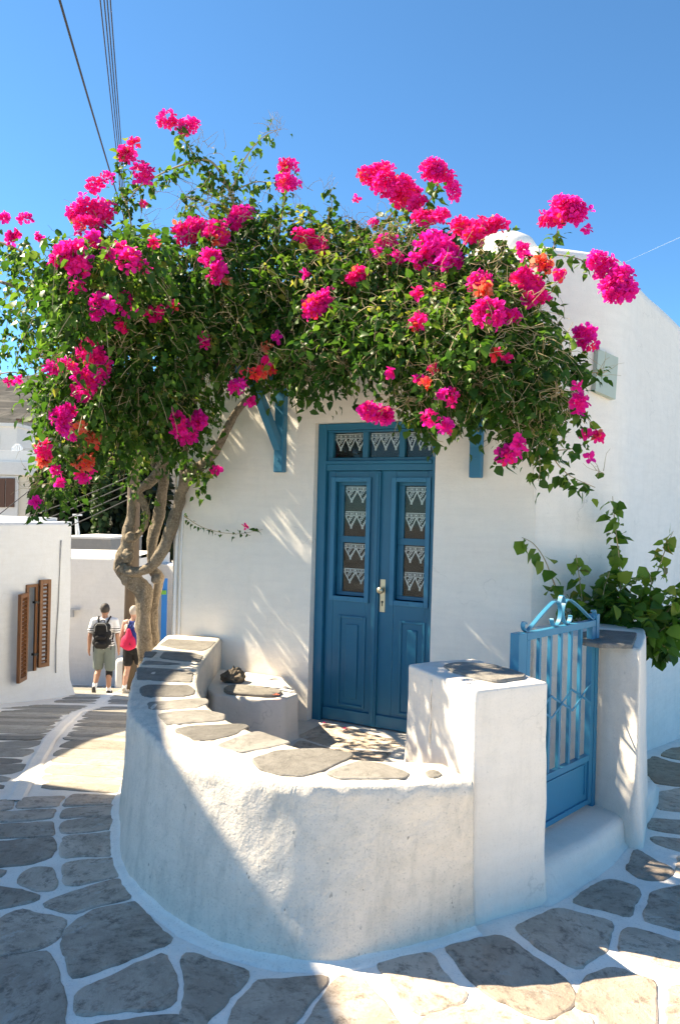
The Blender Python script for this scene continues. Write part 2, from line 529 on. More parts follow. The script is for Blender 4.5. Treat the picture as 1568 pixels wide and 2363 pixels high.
def slab(name, poly, zf, mat, parent, proud=0.005, step=0.024, jit=0.008, edge=0.008, seed=0.0, tilt=0.0, grow=0.013):
    pts = densify(poly, step, jit, seed)
    area = sum(pts[i - 1].x * pts[i].y - pts[i].x * pts[i - 1].y for i in range(len(pts)))
    if area < 0: pts.reverse()
    g_ = []
    for i, p in enumerate(pts):
        t = pts[(i + 1) % len(pts)] - pts[i - 1]
        nn = Vector((t.y, -t.x))
        g_.append(p + nn.normalized() * grow if nn.length > 1e-9 else p)
    pts = g_
    cx = sum(p.x for p in pts) / len(pts); cy = sum(p.y for p in pts) / len(pts)
    n = len(pts)
    m = MB()
    rings = ((1.0, 0.0, -0.012), (1.0, 0.0, proud * 0.45), (1.0, edge, proud))
    vs = []
    for sc, ins, h in rings:
        for p in pts:
            d = Vector((cx - p.x, cy - p.y)); L = max(d.length, 1e-6)
            f = min(ins / L, 0.4)
            x, y = p.x + d.x * f, p.y + d.y * f
            vs.append((x, y, zf(x, y) + h + tilt * (x - cx)))
    fs = []
    for r in range(2):
        for i in range(n):
            j = (i + 1) % n
            fs.append((r * n + i, r * n + j, (r + 1) * n + j, (r + 1) * n + i))
    # uneven, hand-split upper face
    for f in (0.68, 0.34):
        for p in pts:
            x, y = cx + (p.x - cx) * f, cy + (p.y - cy) * f
            dz = 0.55 * proud * (noise.noise(Vector((x * 7 + seed, y * 7, seed))) + 0.6 * noise.noise(Vector((x * 19, y * 19 + seed, 1))))
            vs.append((x, y, zf(x, y) + proud + max(-0.6 * proud, dz) + tilt * (x - cx)))
    for r in (2, 3):
        for i in range(n):
            j = (i + 1) % n
            fs.append((r * n + i, r * n + j, (r + 1) * n + j, (r + 1) * n + i))
    fs.append(tuple(4 * n + i for i in range(n)))
    m.add(vs, fs)
    return m.build(name, mat, parent)

def z2(sx, sy, ox, oy, pts):
    return [(x / sx + ox, y / sy + oy) for x, y in pts]
def pave(pts, mat=M_pave):
    w = [ongr(x, y) for x, y in pts]
    slab('paving_stone', [(p.x, p.y) for p in w], ground_z, mat, ground, jit=0.011, proud=0.007, grow=0.012, seed=rnd.uniform(0, 50), tilt=rnd.uniform(-0.004, 0.004))
RA = [  # near left of the wall
 [(-60,195),(0,190),(110,175),(95,262),(-60,272)], [(185,168),(560,148),(520,190),(495,238),(155,255)],
 [(640,135),(860,140),(1070,152),(1070,205),(560,235),(590,190)], [(-80,296),(0,290),(470,262),(455,330),(440,345),(-80,378)],
 [(560,260),(1065,225),(1055,290),(930,318),(535,338)], [(-90,405),(0,400),(450,375),(465,440),(460,492),(-90,518)],
 [(540,370),(1030,325),(1005,400),(1000,428),(540,475)], [(-100,555),(0,550),(200,535),(465,512),(475,620),(440,680),(240,740),(-100,768)],
 [(555,505),(1000,460),(1005,560),(1000,665),(550,675)], [(185,850),(250,790),(350,765),(440,775),(490,940),(490,975),(330,965),(150,905)],
 [(555,735),(800,705),(1010,700),(1035,840),(640,930),(570,925)], [(-120,945),(0,950),(140,960),(330,1015),(330,1060),(-120,1150)],
 [(-120,800),(60,800),(20,850),(-120,900)],
 [(380,1080),(640,985),(1045,870),(1090,950),(1140,1030),(790,1120),(660,1175),(540,1150)],
 [(-130,1290),(0,1240),(60,1190),(200,1145),(440,1190),(570,1250),(500,1370),(440,1440),(250,1480),(-130,1560)],
 [(600,1310),(700,1230),(820,1150),(1170,1075),(1260,1180),(1390,1340),(1500,1380),(1480,1430),(1340,1480),(1010,1620),(640,1740),(600,1580),(560,1450),(565,1370)],
 [(-140,1600),(0,1570),(400,1500),(450,1600),(500,1750),(530,1870),(560,2126),(570,2300),(-140,2300)],
 [(660,1900),(860,1770),(1250,1610),(1420,1520),(1470,1650),(1520,1800),(1530,1930),(1480,1985),(1000,2030),(680,2040)],
 [(640,2210),(900,2135),(1400,2090),(1590,2085),(1640,2300),(1500,2420),(640,2420)],
]
for s in RA: pave(z2(3.776, 3.776, 0, 1799.6, s))
RB = [
 [(150,620),(250,640),(420,680),(580,740),(520,830),(420,940),(300,1060),(250,1120),(140,1130),(150,1000),(190,900),(175,790)],
 [(650,795),(800,790),(1090,775),(1040,860),(950,960),(850,1071),(800,1170),(440,1170),(470,1030),(560,900)],
 [(1150,800),(1270,745),(1330,810),(1440,930),(1560,1071),(1600,1180),(900,1180),(1000,1020)],
]
for s in RB: pave(z2(2.832, 2.832, 369.1, 1984.1, s))
RC = [
 [(-130,800),(0,780),(160,752),(215,840),(290,940),(380,980),(330,1030),(110,1110),(50,1060),(-20,950)],
 [(255,720),(420,690),(570,650),(680,730),(860,860),(940,930),(980,1000),(940,1060),(820,1120),(700,1090),(520,1000),(400,900),(340,830)],
 [(650,610),(890,505),(1080,550),(1180,580),(1170,660),(1140,740),(990,845),(900,800),(790,730),(700,660)],
 [(970,465),(1110,360),(1200,340),(1310,380),(1340,410),(1280,545),(1150,510)],
 [(1270,280),(1320,170),(1400,220),(1530,290),(1530,310),(1440,345),(1330,335)],
 [(1420,410),(1568,380),(1690,380),(1740,620),(1568,625),(1370,570),(1400,480)],
 [(1270,610),(1420,650),(1568,690),(1740,720),(1740,900),(1568,840),(1400,790),(1230,740),(1250,660)],
 [(1080,880),(1200,840),(1420,920),(1420,1144),(1400,1300),(1150,1300),(1120,1100),(990,1060),(1000,960)],
 [(1520,950),(1740,930),(1740,1300),(1500,1300)],
 [(120,1135),(420,1045),(700,1130),(800,1200),(780,1320),(60,1320)],
 [(880,1150),(960,1085),(1060,1110),(1085,1300),(850,1300)],
 [(1400,100),(1568,115),(1740,130),(1740,190),(1568,180),(1440,140)],
 [(1560,210),(1740,225),(1740,330),(1600,345),(1560,300)],
]
for s in RC: pave(z2(2.4307, 2.4307, 922.8, 1891.8, s))
RD = [
 ([(1330,1890),(1568,1850),(1740,1840),(1740,2060),(1568,2060),(1380,2040),(1310,1960)], M_pave),
 ([(1290,2130),(1568,2150),(1740,2150),(1740,2270),(1568,2270),(1270,2225)], M_pave),
 ([(1250,1590),(1330,1545),(1480,1600),(1740,1640),(1740,1810),(1568,1825),(1340,1800),(1285,1720)], M_earth),
 ([(1390,1530),(1480,1470),(1740,1440),(1740,1590),(1530,1570)], M_earth),
]
for s, m_ in RD: pave(z2(4.055, 4.055, 1181.2, 1365.8, s), m_)
# fine, long slabs of the lane going downhill, laid in cross rows either side of a broad painted drain line
def drain_x(y):
    a, b = ongr(62, 1800), ongr(262, 1602)
    t = (y - a.y) / (b.y - a.y)
    return a.x + (b.x - a.x) * t - 0.10 * math.sin(t * 3.1)
y = 4.56
row = 0
while y < 16.6:
    h = rnd.uniform(0.15, 0.30) * (1.0 if y < 8 else 1.5)
    y1 = y + h
    for side in (-1, 1):
        ym = (y + y1) / 2
        dx = drain_x(ym)
        if side < 0:
            xa = max(-4.6 + (ym - 9.8) * 0.46, -3.9) if ym > 8.5 else -3.6
            xb = dx - 0.07
        else:
            xa = dx + 0.07 + 0.02
            xb = -1.28 - max(0, (ym - 4.5)) * 0.14 if ym < 7 else -1.55 - (ym - 7) * 0.16
        if ym > 11.2:
            if side > 0: continue
            xa, xb = -6.9 + 0.2 * math.sin(ym * 5), -2.6
        if xb - xa < 0.2: continue
        cuts = [xa]
        while cuts[-1] < xb - 0.05:
            w = rnd.uniform(0.5, 1.25)
            nx_ = cuts[-1] + w
            if xb - nx_ < 0.35: nx_ = xb
            cuts.append(min(nx_, xb))
        for xa_, xb_ in zip(cuts, cuts[1:]):
            g = 0.006
            sl = rnd.uniform(-0.06, 0.06)
            sk = 0.06 * side
            poly = [(xa_ + g, y + g + sk), (xb_ - g, y + g - sk * 0.2), (xb_ - g + sl, y1 - g + rnd.uniform(-.03, .03)), (xa_ + g + sl, y1 - g + sk + rnd.uniform(-.03, .03))]
            slab('paving_stone', poly, ground_z, M_alley, ground, proud=0.004, step=0.08, jit=0.010, edge=0.004, grow=0.002, seed=rnd.uniform(0, 40))
    y = y1
    row += 1
# painted stroke over the lane: the drain line, a worn raised strip
mb = MB()
dys = [4.35 + 0.12 * i for i in range(78)]
def strip(yy, s):
    w = 0.06 + 0.012 * noise.noise(Vector((yy * 2.3, 0, 0)))
    x = drain_x(yy) + s * w + 0.012 * noise.noise(Vector((yy * 7, s * 3, 2)))
    return (x, yy, ground_z(x, yy) + (0.010 if abs(s) < 0.9 else 0.003))
mb.grid(strip, dys, [1, 0.6, 0, -0.6, -1])
o = mb.build('drain_line', M_grout, ground)
# pale whitewash band along the foot of the wall is built with the wall

# ------------------------------------------------------------------ the curved patio wall with its front pillar
TOPZ = 0.67
outer = [onz(*p, TOPZ) for p in [(384,1466),(330,1520),(300,1590),(297,1640),(330,1682),(380,1725),(450,1760),(560,1790),(660,1805),(760,1812),(900,1812),(1000,1808),(1092,1803)]]
inner = [onz(*p, TOPZ) for p in [(515,1468),(474,1520),(455,1570),(470,1620),(520,1660),(600,1697),(700,1730),(770,1745),(850,1752),(930,1755),(1010,1757)]]
def resample(pts, n):
    P = np.array(spline([tuple(p) for p in pts], 12))
    d = np.r_[0, np.cumsum(np.linalg.norm(np.diff(P, axis=0), axis=1))]
    t = np.linspace(0, d[-1], n)
    return np.array([np.interp(t, d, P[:, k]) for k in range(3)]).T
base_px = [(284,1830),(279,1900),(284,1980),(318,2055),(390,2122),(495,2185),(620,2226),(760,2236),(900,2208),(1000,2180),(1092,2152)]
base_l = [outer[0] + Vector((-0.03, 0, 0)), outer[1] + Vector((-0.03, 0, 0))] + [onz(*p, 0.0) for p in base_px]
O = np.array(spline([tuple(p) for p in outer], 12)); B = np.array(spline([tuple(p) for p in base_l], 12))
NS = len(O); I = resample(inner, NS)
patio_wall = thing('patio_wall', (0.0, 3.0, 0), 'curved whitewashed patio wall with slab coping and square front pillar', 'wall')
mb = MB()
PZ = 0.10
ring = []
for i in range(NS):
    t = Vector(O[min(i + 1, NS - 1)] - O[max(i - 1, 0)]).normalized()
    nrm = Vector((-t.y, t.x, 0)); 
    mid = Vector((O[i] + I[i]) / 2)
    if nrm.dot(Vector(O[i]) - mid) < 0: nrm = -nrm
    nin = -nrm
    o_ = Vector(O[i]); in_ = Vector(I[i])
    gz = ground_z(o_.x, o_.y)
    prof = []
    # outer face from the ground upwards
    bs = Vector(B[i]); bs.z = 0
    prof.append((bs + nrm * 0.008).to_2d().to_3d() + Vector((0, 0, gz - 0.05)))
    prof.append((bs + nrm * 0.008).to_2d().to_3d() + Vector((0, 0, gz + 0.004)))
    prof.append((bs + nrm * 0.007).to_2d().to_3d() + Vector((0, 0, gz + 0.018)))
    prof.append((bs + nrm * 0.004).to_2d().to_3d() + Vector((0, 0, gz + 0.05)))
    for k in range(1, 19):
        f = k / 18
        z = gz + 0.05 + (TOPZ - 0.05 - gz - 0.05) * f
        wb = (1 - f) ** 1.25
        q2 = bs.lerp(o_, 1 - wb)
        prof.append((q2 + nrm * 0.004).to_2d().to_3d() + Vector((0, 0, z)))
    prof.append((o_ - nrm * 0.002).to_2d().to_3d() + Vector((0, 0, TOPZ - 0.010)))
    prof.append((o_ - nrm * 0.016).to_2d().to_3d() + Vector((0, 0, TOPZ - 0.002)))
    for f in (0.2, 0.4, 0.6, 0.8):
        q = o_.lerp(in_, f); prof.append(Vector((q.x, q.y, TOPZ)))
    prof.append(in_ + (o_ - in_).normalized() * 0.03)
    prof.append(Vector((in_.x, in_.y, TOPZ - 0.02)))
    for k in range(1, 7):
        z = TOPZ - 0.02 - (TOPZ - PZ + 0.06) * k / 6
        prof.append(Vector((in_.x, in_.y, z)))
    for j, p in enumerate(prof):
        amp = 0.0 if j < 1 else (0.010 if j < 22 else 0.006)
        d = nz(p, 3.2, 5) * amp + nz(p, 11, 9) * amp * 0.45 + nz(p, 30, 2) * amp * 0.18
        if 21 <= j <= 24:
            d += nz(p, 16, 4) * 0.012
        if j <= 23: p = p + nrm * d
        else: p = p + Vector((0, 0, d * 0.7))
        ring.append(tuple(p))
npf = len(prof)
fs = []
for i in range(NS - 1):
    for j in range(npf - 1):
        a = i * npf + j
        fs.append((a, a + npf, a + npf + 1, a + 1))
mb.add(ring, fs)
mb.f.append(tuple(range(npf)))
mb.f.append(tuple(reversed(range((NS - 1) * npf, NS * npf))))
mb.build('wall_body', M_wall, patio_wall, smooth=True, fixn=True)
# bright painted band where the wall meets the paving
mb = MB()
bn = []
for i in range(NS):
    t = Vector(B[min(i + 1, NS - 1)] - B[max(i - 1, 0)]).normalized()
    nb__ = Vector((-t.y, t.x, 0))
    if nb__.dot(Vector((B[i][0] - 0.1, B[i][1] - 4.6, 0))) < 0: nb__ = -nb__
    bs = Vector((B[i][0], B[i][1], 0)); gz = ground_z(bs.x, bs.y)
    wv = 0.010 * noise.noise(Vector((i * 0.21, 0, 3))) + 0.006 * noise.noise(Vector((i * 0.7, 4, 3)))
    for off, h in ((0.060 + wv, 0.001), (0.052 + wv, 0.008), (0.030, 0.011), (0.012, 0.016), (0.002, 0.026 + wv * 0.6)):
        bn.append(bs + nb__ * off + Vector((0, 0, gz + h)))
mb.add(bn, [(i * 5 + j, i * 5 + j + 1, (i + 1) * 5 + j + 1, (i + 1) * 5 + j) for i in range(NS - 1) for j in range(4)])
mb.build('painted_band', M_grout, patio_wall, smooth=True)
flat_top = lambda x, y: TOPZ
CO = [
 [(310,168),(380,122),(750,142),(690,196),(640,214),(480,200)],
 [(190,260),(205,220),(290,222),(245,262)], [(315,270),(345,225),(520,230),(645,250),(620,300),(500,292)],
 [(170,318),(205,292),(330,300),(485,318),(300,322)], [(138,345),(350,355),(560,375),(570,385),(555,460),(140,440)],
 [(165,500),(215,482),(540,485),(580,520),(575,555),(500,572),(190,572),(165,540)], [(220,622),(480,600),(610,588),(680,590),(690,625),(600,660),(235,680)],
 [(300,715),(420,690),(680,680),(820,715),(810,760),(600,775),(390,795),(350,770)], [(430,830),(560,805),(960,790),(1010,805),(900,870),(720,915),(580,918),(510,880)],
 [(770,955),(900,900),(1080,845),(1340,935),(1200,965),(950,1010),(880,990)],
]
for s in CO:
    w = [onz(x, y, TOPZ) for x, y in z2(3.398, 3.398, 276.9, 1439.6, s)]
    slab('coping_stone', [(p.x, p.y) for p in w], flat_top, M_cope, patio_wall, proud=0.005, step=0.02, jit=0.004, edge=0.005, grow=0.006, seed=rnd.uniform(0, 50))
for s in [[(583,1752),(640,1733),(740,1728),(815,1740),(800,1752),(740,1780),(700,1792),(640,1788),(600,1775)],
          [(752,1785),(790,1770),(829,1757),(884,1764),(944,1786),(934,1797),(784,1797)], [(984,1779),(1004,1778),(1019,1790),(1000,1797),(988,1793)]]:
    w = [onz(x, y, TOPZ) for x, y in s]
    slab('coping_stone', [(p.x, p.y) for p in w], flat_top, M_cope, patio_wall, proud=0.005, step=0.02, jit=0.004, edge=0.005, grow=0.006, seed=rnd.uniform(0, 50))

def masonry(name, quad, z0, z1, mat, parent, flare=0.06, amp=0.006, rad=0.03, nside=14, nz_=22, seed=0.0, dome=0.012):
    """a hand-plastered block on a plan polygon, edges rounded"""
    q = [Vector((p[0], p[1])) for p in quad]
    area = sum(q[i - 1].x * q[i].y - q[i].x * q[i - 1].y for i in range(len(q)))
    if area < 0: q.reverse()
    n = len(q)
    # rounded outline
    out = []
    for i in range(n):
        a, b, c = q[i - 1], q[i], q[(i + 1) % n]
        da = (a - b).normalized(); dc = (c - b).normalized()
        r = rad * 1.6
        p0, p1 = b + da * r, b + dc * r
        prev_end = out[-1] if out else None
        for k in range(5):
            t = k / 4
            out.append(p0 * (1 - t) ** 2 + b * 2 * t * (1 - t) + p1 * t * t)
        L0 = p1; L1 = c + (b - c).normalized() * r
        for k in range(1, nside):
            out.append(L0.lerp(L1, k / nside))
    m = len(out)
    cen = sum(q, Vector((0, 0))) / n
    nrm = []
    for i in range(m):
        t = (out[(i + 1) % m] - out[i - 1]).normalized()
        nrm.append(Vector((t.y, -t.x)))
    rows = []
    for k in range(nz_ + 1):
        f = k / nz_
        z = z0 + (z1 - rad - z0) * f
        rows.append((z, flare * (1 - f) ** 2.2))
    rows += [(z1 - rad * 0.45, -rad * 0.15), (z1 - rad * 0.1, -rad * 0.5), (z1, -rad * 1.1)]
    vs = []
    for z, off in rows:
        for i in range(m):
            p = out[i] + nrm[i] * off
            P = Vector((p.x, p.y, z))
            d = nz(P, 3.0, seed) * amp + nz(P, 10, seed + 4) * amp * 0.5
            P.x += nrm[i].x * d; P.y += nrm[i].y * d; P.z += d * 0.3 * (z > z0 + 0.1)
            vs.append(P)
    fs = []
    R_ = len(rows)
    for r in range(R_ - 1):
        for i in range(m):
            j = (i + 1) % m
            fs.append((r * m + i, r * m + j, (r + 1) * m + j, (r + 1) * m + i))
    mb = MB(); 
    top = []
    for f in (0.7, 0.35):
        b = len(vs)
        for i in range(m):
            p = vs[(R_ - 1) * m + i]
            x, y = cen.x + (p.x - cen.x) * f, cen.y + (p.y - cen.y) * f
            vs.append(Vector((x, y, z1 + dome * (1 - f * f) + nz((x, y, z1), 6, seed) * amp * 0.5)))
    for r in (R_ - 1, R_):
        for i in range(m):
            j = (i + 1) % m
            fs.append((r * m + i, r * m + j, (r + 1) * m + j, (r + 1) * m + i))
    fs.append(tuple((R_ + 1) * m + i for i in range(m)))
    mb.add(vs, fs)
    return mb.build(name, mat, parent, smooth=True)
PA, PB, PC = onz(938, 1532, 1.0), onz(1097, 1594, 1.0), onz(1266, 1574, 1.0)
PD = PA + PC - PB
masonry('front_pillar', [PA, PB, PC, PD], -0.03, 1.0, M_pillar, patio_wall, flare=0.022, amp=0.008, seed=3, rad=0.014)
# the shallow vertical seam where the pillar was lengthened
sa = PA.lerp(PB, 0.40); nl = Vector((PA.y - PB.y, PB.x - PA.x, 0)).normalized()
if nl.x > 0: nl = -nl
mb = MB()
for k in range(9):
    pass
seam_pts = [sa + nl * (0.004) + Vector((0.004 * math.sin(k * 1.7), 0, -0.03 - 0.29 * k / 8)) for k in range(9)]
mb.tube(seam_pts, [0.0045 + 0.001 * math.sin(k * 2.1) for k in range(9)], 6)
mb.build('seam', M_pillar, patio_wall, smooth=True)
ps = z2(2.6955, 2.6955, 1015.1, 1107.4, [(20,1158),(110,1140),(330,1155),(525,1215),(515,1232),(350,1255),(200,1232),(70,1190)])
w = [onz(x, y, 1.01) for x, y in ps]
slab('pillar_slab', [(p.x, p.y) for p in w], lambda x, y: 1.006, M_cope, patio_wall, proud=0.012, step=0.02, jit=0.005, edge=0.005, grow=0.006, seed=4)

# right gate pillar running back to the house
gate_pillar = thing('gate_pillar', (1.6, 4.2, 0), 'whitewashed masonry pillar with grey slab top at the hinge side of the blue gate', 'pillar')
RP = [onz(1478, 1499, 1.05), onz(1492, 1466, 1.05), Vector((1.93, 4.66, 0)), Vector((1.62, 5.03, 0)), Vector((1.22, 4.62, 0))]
masonry('pillar_body', RP, -0.12, 1.05, M_pillar, gate_pillar, flare=0.045, amp=0.008, seed=8, rad=0.015)
ps = z2(2.6955, 2.6955, 1015.1, 1107.4, [(860,960),(985,940),(1215,958),(1190,1032),(1000,1030),(880,1012)])
w = [onz(x, y, 1.06) for x, y in ps]
slab('pillar_slab', [(p.x, p.y) for p in w], lambda x, y: 1.058, M_cope, gate_pillar, proud=0.012, step=0.02, jit=0.005, edge=0.005, grow=0.006, seed=9)

# sloping whitewashed step in the gateway
gate_step = thing('gate_step', (1.25, 3.7, 0), 'sloping whitewashed doorstep under the blue gate', 'step')
top_f = [onz(*p, 0.14) for p in [(1225, 2000), (1258, 1985), (1350, 1945), (1400, 1915), (1440, 1885), (1475, 1855), (1500, 1815), (1512, 1770)]]
base_f = [onz(*p, 0.0) for p in [(1232, 2080), (1262, 2086), (1350, 2028), (1405, 1985), (1448, 1945), (1490, 1900), (1512, 1850), (1520, 1800)]]
TF, BF = resample(top_f, 50), resample(base_f, 50)
back_a, back_b = Vector((0.62, 3.95, 0.14)), Vector((1.75, 4.9, 0.14))
mb = MB()
vs = []
prof_n = 10
for i in range(50):
    t_, b_ = Vector(TF[i]), Vector(BF[i])
    f = i / 49
    col = []
    b_.z = ground_z(b_.x, b_.y)
    t_.z = 0.14 - 0.10 * max(0, (f - 0.7) / 0.3)
    out_d = (b_ - t_); out_d.z = 0; out_d.normalize()
    col.append(b_ + out_d * 0.05 + Vector((0, 0, -0.03)))
    col.append(b_ + out_d * 0.04 + Vector((0, 0, 0.006)))
    col.append(b_ + Vector((0, 0, 0.02)))
    for g in (0.25, 0.5, 0.75):
        q = b_.lerp(t_, g); q.z = b_.z + (t_.z - b_.z) * (g ** 0.8); col.append(q)
    col.append(t_ + Vector((0, 0, -0.012)))
    bk = back_a.lerp(back_b, f)
    for g in (0.06, 0.3, 1.0):
        q = t_.lerp(bk, g); q.z = t_.z + 0.004; col.append(q)
    for p in col:
        vs.append(p + Vector((nz(p, 6, 2) * 0.006, nz(p, 6, 7) * 0.006, nz(p, 9, 1) * 0.005)))
fs = []
for i in range(49):
    for j in range(prof_n - 1):
        a = i * prof_n + j
        fs.append((a, a + prof_n, a + prof_n + 1, a + 1))
mb.add(vs, fs)
mb.build('step_body', M_pillar, gate_step, smooth=True, fixn=False)

# ------------------------------------------------------------------ patio floor
patio_floor = MB()
fp = [(-1.0, 6.2), (-1.0, 5.3), (-0.75, 4.3), (-0.3, 3.6), (0.3, 3.35), (0.75, 3.45), (1.3, 3.95), (1.6, 4.7), (1.3, 5.05)]
patio_floor.add([(x, y, PZ) for x, y in fp], [tuple(range(len(fp)))])
patio_floor = patio_floor.build('patio_floor', M_pillar)
patio_floor['kind'] = 'structure'
fz = lambda x, y: PZ
for s in [[(690,1700),(745,1672),(800,1680),(905,1708),(925,1722),(880,1728),(760,1722)], [(665,1740),(690,1710),(760,1730),(900,1738),(860,1770),(720,1765)], [(520,1700),(600,1712),(660,1745),(600,1760),(540,1735)]]:
    w = [onz(x, y, PZ) for x, y in s]
    slab('floor_slab', [(p.x, p.y) for p in w], fz, M_pave, patio_floor, proud=0.006, seed=rnd.uniform(0, 9))
# ------------------------------------------------------------------ the house
U = Vector((0.8898, -0.4563, 0)); NF = Vector((-0.4563, -0.8898, 0))
P0 = at(733, 1400, 5.7); P0.z = 0
def fp3(a, z, dep=0.0):
    q = P0 + U * a - NF * dep
    return Vector((q.x, q.y, z))
HT = 3.58
DL, DR, DB, DT = -0.075, 0.915, 0.10, 2.415
A0, A1 = -1.43, 1.63
house = thing('house', (0.0, 6.5, 0), 'small white village house with blue double door under the bougainvillea', 'house')
def wallnoise(p, amp, seed):
    return nz(p, 1.6, seed) * amp + nz(p, 5, seed + 2) * amp * 0.4
mb = MB()
us = sorted(set([DL, DR] + list(np.linspace(A0, DL, 24)) + list(np.linspace(DL, DR, 18)) + list(np.linspace(DR, A1, 16))))
zs = sorted(set([-0.4, DB, DT] + list(np.linspace(DB, DT, 42)) + list(np.linspace(DT, HT - 0.10, 20))))
def fac(a, z):
    p = fp3(a, z)
    e = min(1, max(0, min(abs(a - DL), abs(a - DR)) / 0.1)) if DB <= z <= DT + 0.1 else 1
    d = wallnoise(p, 0.012, 1) * (0.25 + 0.75 * e)
    return p + NF * (d - 0.012 * max(0, z) )
mb.grid(fac, us, zs, keep=lambda a, z: not (DL < a < DR and DB < z < DT))
# rounded top edge of the facade
topz = [HT - 0.10, HT - 0.05, HT - 0.015, HT, HT]
topd = [0.0, 0.006, 0.03, 0.07, 0.30]
mb.grid(lambda a, k: fac(a, HT - 0.10) * 1.0 - NF * topd[int(k)] + Vector((0, 0, topz[int(k)] - HT + 0.10)), us, [0, 1, 2, 3, 4])
# reveals of the doorway
for (a, b_) in ((DL, 1), (DR, -1)):
    mb.grid(lambda d, z, a=a: fac(a, z) - NF * d, [0, 0.05, 0.20] if b_ > 0 else [0.20, 0.05, 0], [z for z in zs if DB <= z <= DT])
mb.grid(lambda d, a: fac(a, DT) - NF * d, [0.20, 0.05, 0], [a for a in us if DL <= a <= DR])
mb.build('facade', M_house, house, smooth=True)
# side wall: turns the corner in a soft curve and runs back up the slope
cn = fp3(A1, 0)
SP = [(cn.x + dx_, cn.y + dy_) for dx_, dy_ in ((0, 0), (0.12, 0.02), (0.35, 0.09), (0.58, 0.18), (0.72, 0.30), (0.85, 0.50), (1.11, 0.94), (1.86, 1.94), (3.2, 3.75), (4.9, 6.0))]
SW = resample([Vector((x, y, 0)) for x, y in SP], 90)
mb = MB()
sz = list(np.linspace(-0.9, HT - 0.1, 44))
def side_n(i):
    t = Vector(SW[min(i + 1, 89)] - SW[max(i - 1, 0)]).normalized()
    return Vector((t.y, -t.x, 0))
def sidept(i, z):
    i = int(i)
    p = Vector(SW[i]); p.z = z
    rise = 0.0
    q = Vector((p.x, p.y, z + rise * max(0, z) / HT))
    return q + side_n(i) * (wallnoise(q, 0.014, 6) * min(1, i / 3) - 0.012 * max(0, z))
mb.grid(sidept, list(range(90)), sz)
mb.grid(lambda i, k: sidept(i, HT - 0.10) - side_n(int(i)) * topd[int(k)] + Vector((0, 0, topz[int(k)] - HT + 0.10)), list(range(90)), [0, 1, 2, 3, 4])
mb.build('side_wall', M_side, house, smooth=True)
# hidden walls and flat roof close the house
lc = fp3(A0, 0)
bl = lc - NF * 2.6; br = Vector((SW[-1][0], SW[-1][1], 0))
mb = MB()
for a, b_ in ((lc + U * 0.01, bl), (bl, br)):
    mb.add([(a.x, a.y, -1.2), (b_.x, b_.y, -1.2), (b_.x, b_.y, HT), (a.x, a.y, HT)], [(0, 1, 2, 3)])
mb.build('back_wall', M_house, house)
mb = MB()
roof_pts = [fp3(A0, HT - 0.02, 0.1), fp3(A1, HT - 0.02, 0.1)] + [Vector((SW[i][0], SW[i][1], HT - 0.02)) - side_n(i) * 0.15 for i in range(10, 90, 6)] + [Vector((br.x, br.y, HT - 0.02)), Vector((bl.x, bl.y, HT - 0.02))]
mb.add(roof_pts, [tuple(range(len(roof_pts)))])
roof = mb.build('roof', M_house, house)
# round-topped chimney on the roof
cb = at(1160, 600, 6.3)
mb = MB()
prof = [(0.40, 0.0), (0.40, 0.30), (0.385, 0.39), (0.33, 0.465), (0.24, 0.51), (0.12, 0.535), (0.0, 0.54)]
rows = []
for r, h in prof:
    rows.append([(cb.x + r * 0.74 * math.cos(2 * math.pi * k / 28) * 1.0, cb.y + r * math.sin(2 * math.pi * k / 28), HT - 0.03 + h) for k in range(28)])
vs = [p for r in rows for p in r]
mb.add(vs, [(r * 28 + k, r * 28 + (k + 1) % 28, (r + 1) * 28 + (k + 1) % 28, (r + 1) * 28 + k) for r in range(len(prof) - 1) for k in range(28)])
mb.build('chimney', M_house, roof, smooth=True)
# small pale panel set on the side wall
def on_side(x, y):
    d = ray(x, y)
    best = None
    for i in range(89):
        a, b_ = Vector(SW[i]), Vector(SW[i + 1])
        nn = side_n(i)
        den = d.dot(nn)
        if abs(den) < 1e-6: continue
        tt = (a - EYE).dot(nn) / den
        q = EYE + d * tt
        s = (q - a).dot(b_ - a) / (b_ - a).length_squared
        if -0.05 <= s <= 1.05 and tt > 0:
            best = (q, nn); 
            if i > 25: break
    return best
M_panel = paint('pale_green_panel', (0.46, 0.53, 0.46), 0.7, 0.12)
cs = [on_side(*p) for p in [(1377, 806), (1422, 826), (1416, 922), (1370, 902)]]
mb = MB()
cs_ = [c[0] + c[1] * 0.012 for c in cs]
bk = [c[0] - c[1] * 0.03 for c in cs]
mb.add(cs_ + bk, [(3, 2, 1, 0), (0, 1, 5, 4), (1, 2, 6, 5), (2, 3, 7, 6), (3, 0, 4, 7)])
mb.build('vent_panel', M_panel, house, fixn=True)
# white conduit down the left corner of the facade
mb = MB()
for k, (a, r) in enumerate(((A0 + 0.045, 0.016), (A0 + 0.095, 0.010))):
    mb.tube([fp3(a + 0.004 * math.sin(z * 4), z, -0.016 + 0.012 * max(0, z)) for z in np.linspace(-0.1, 2.6, 20)], r, 8)
mb.build('conduit', M_whitep, house, smooth=True)

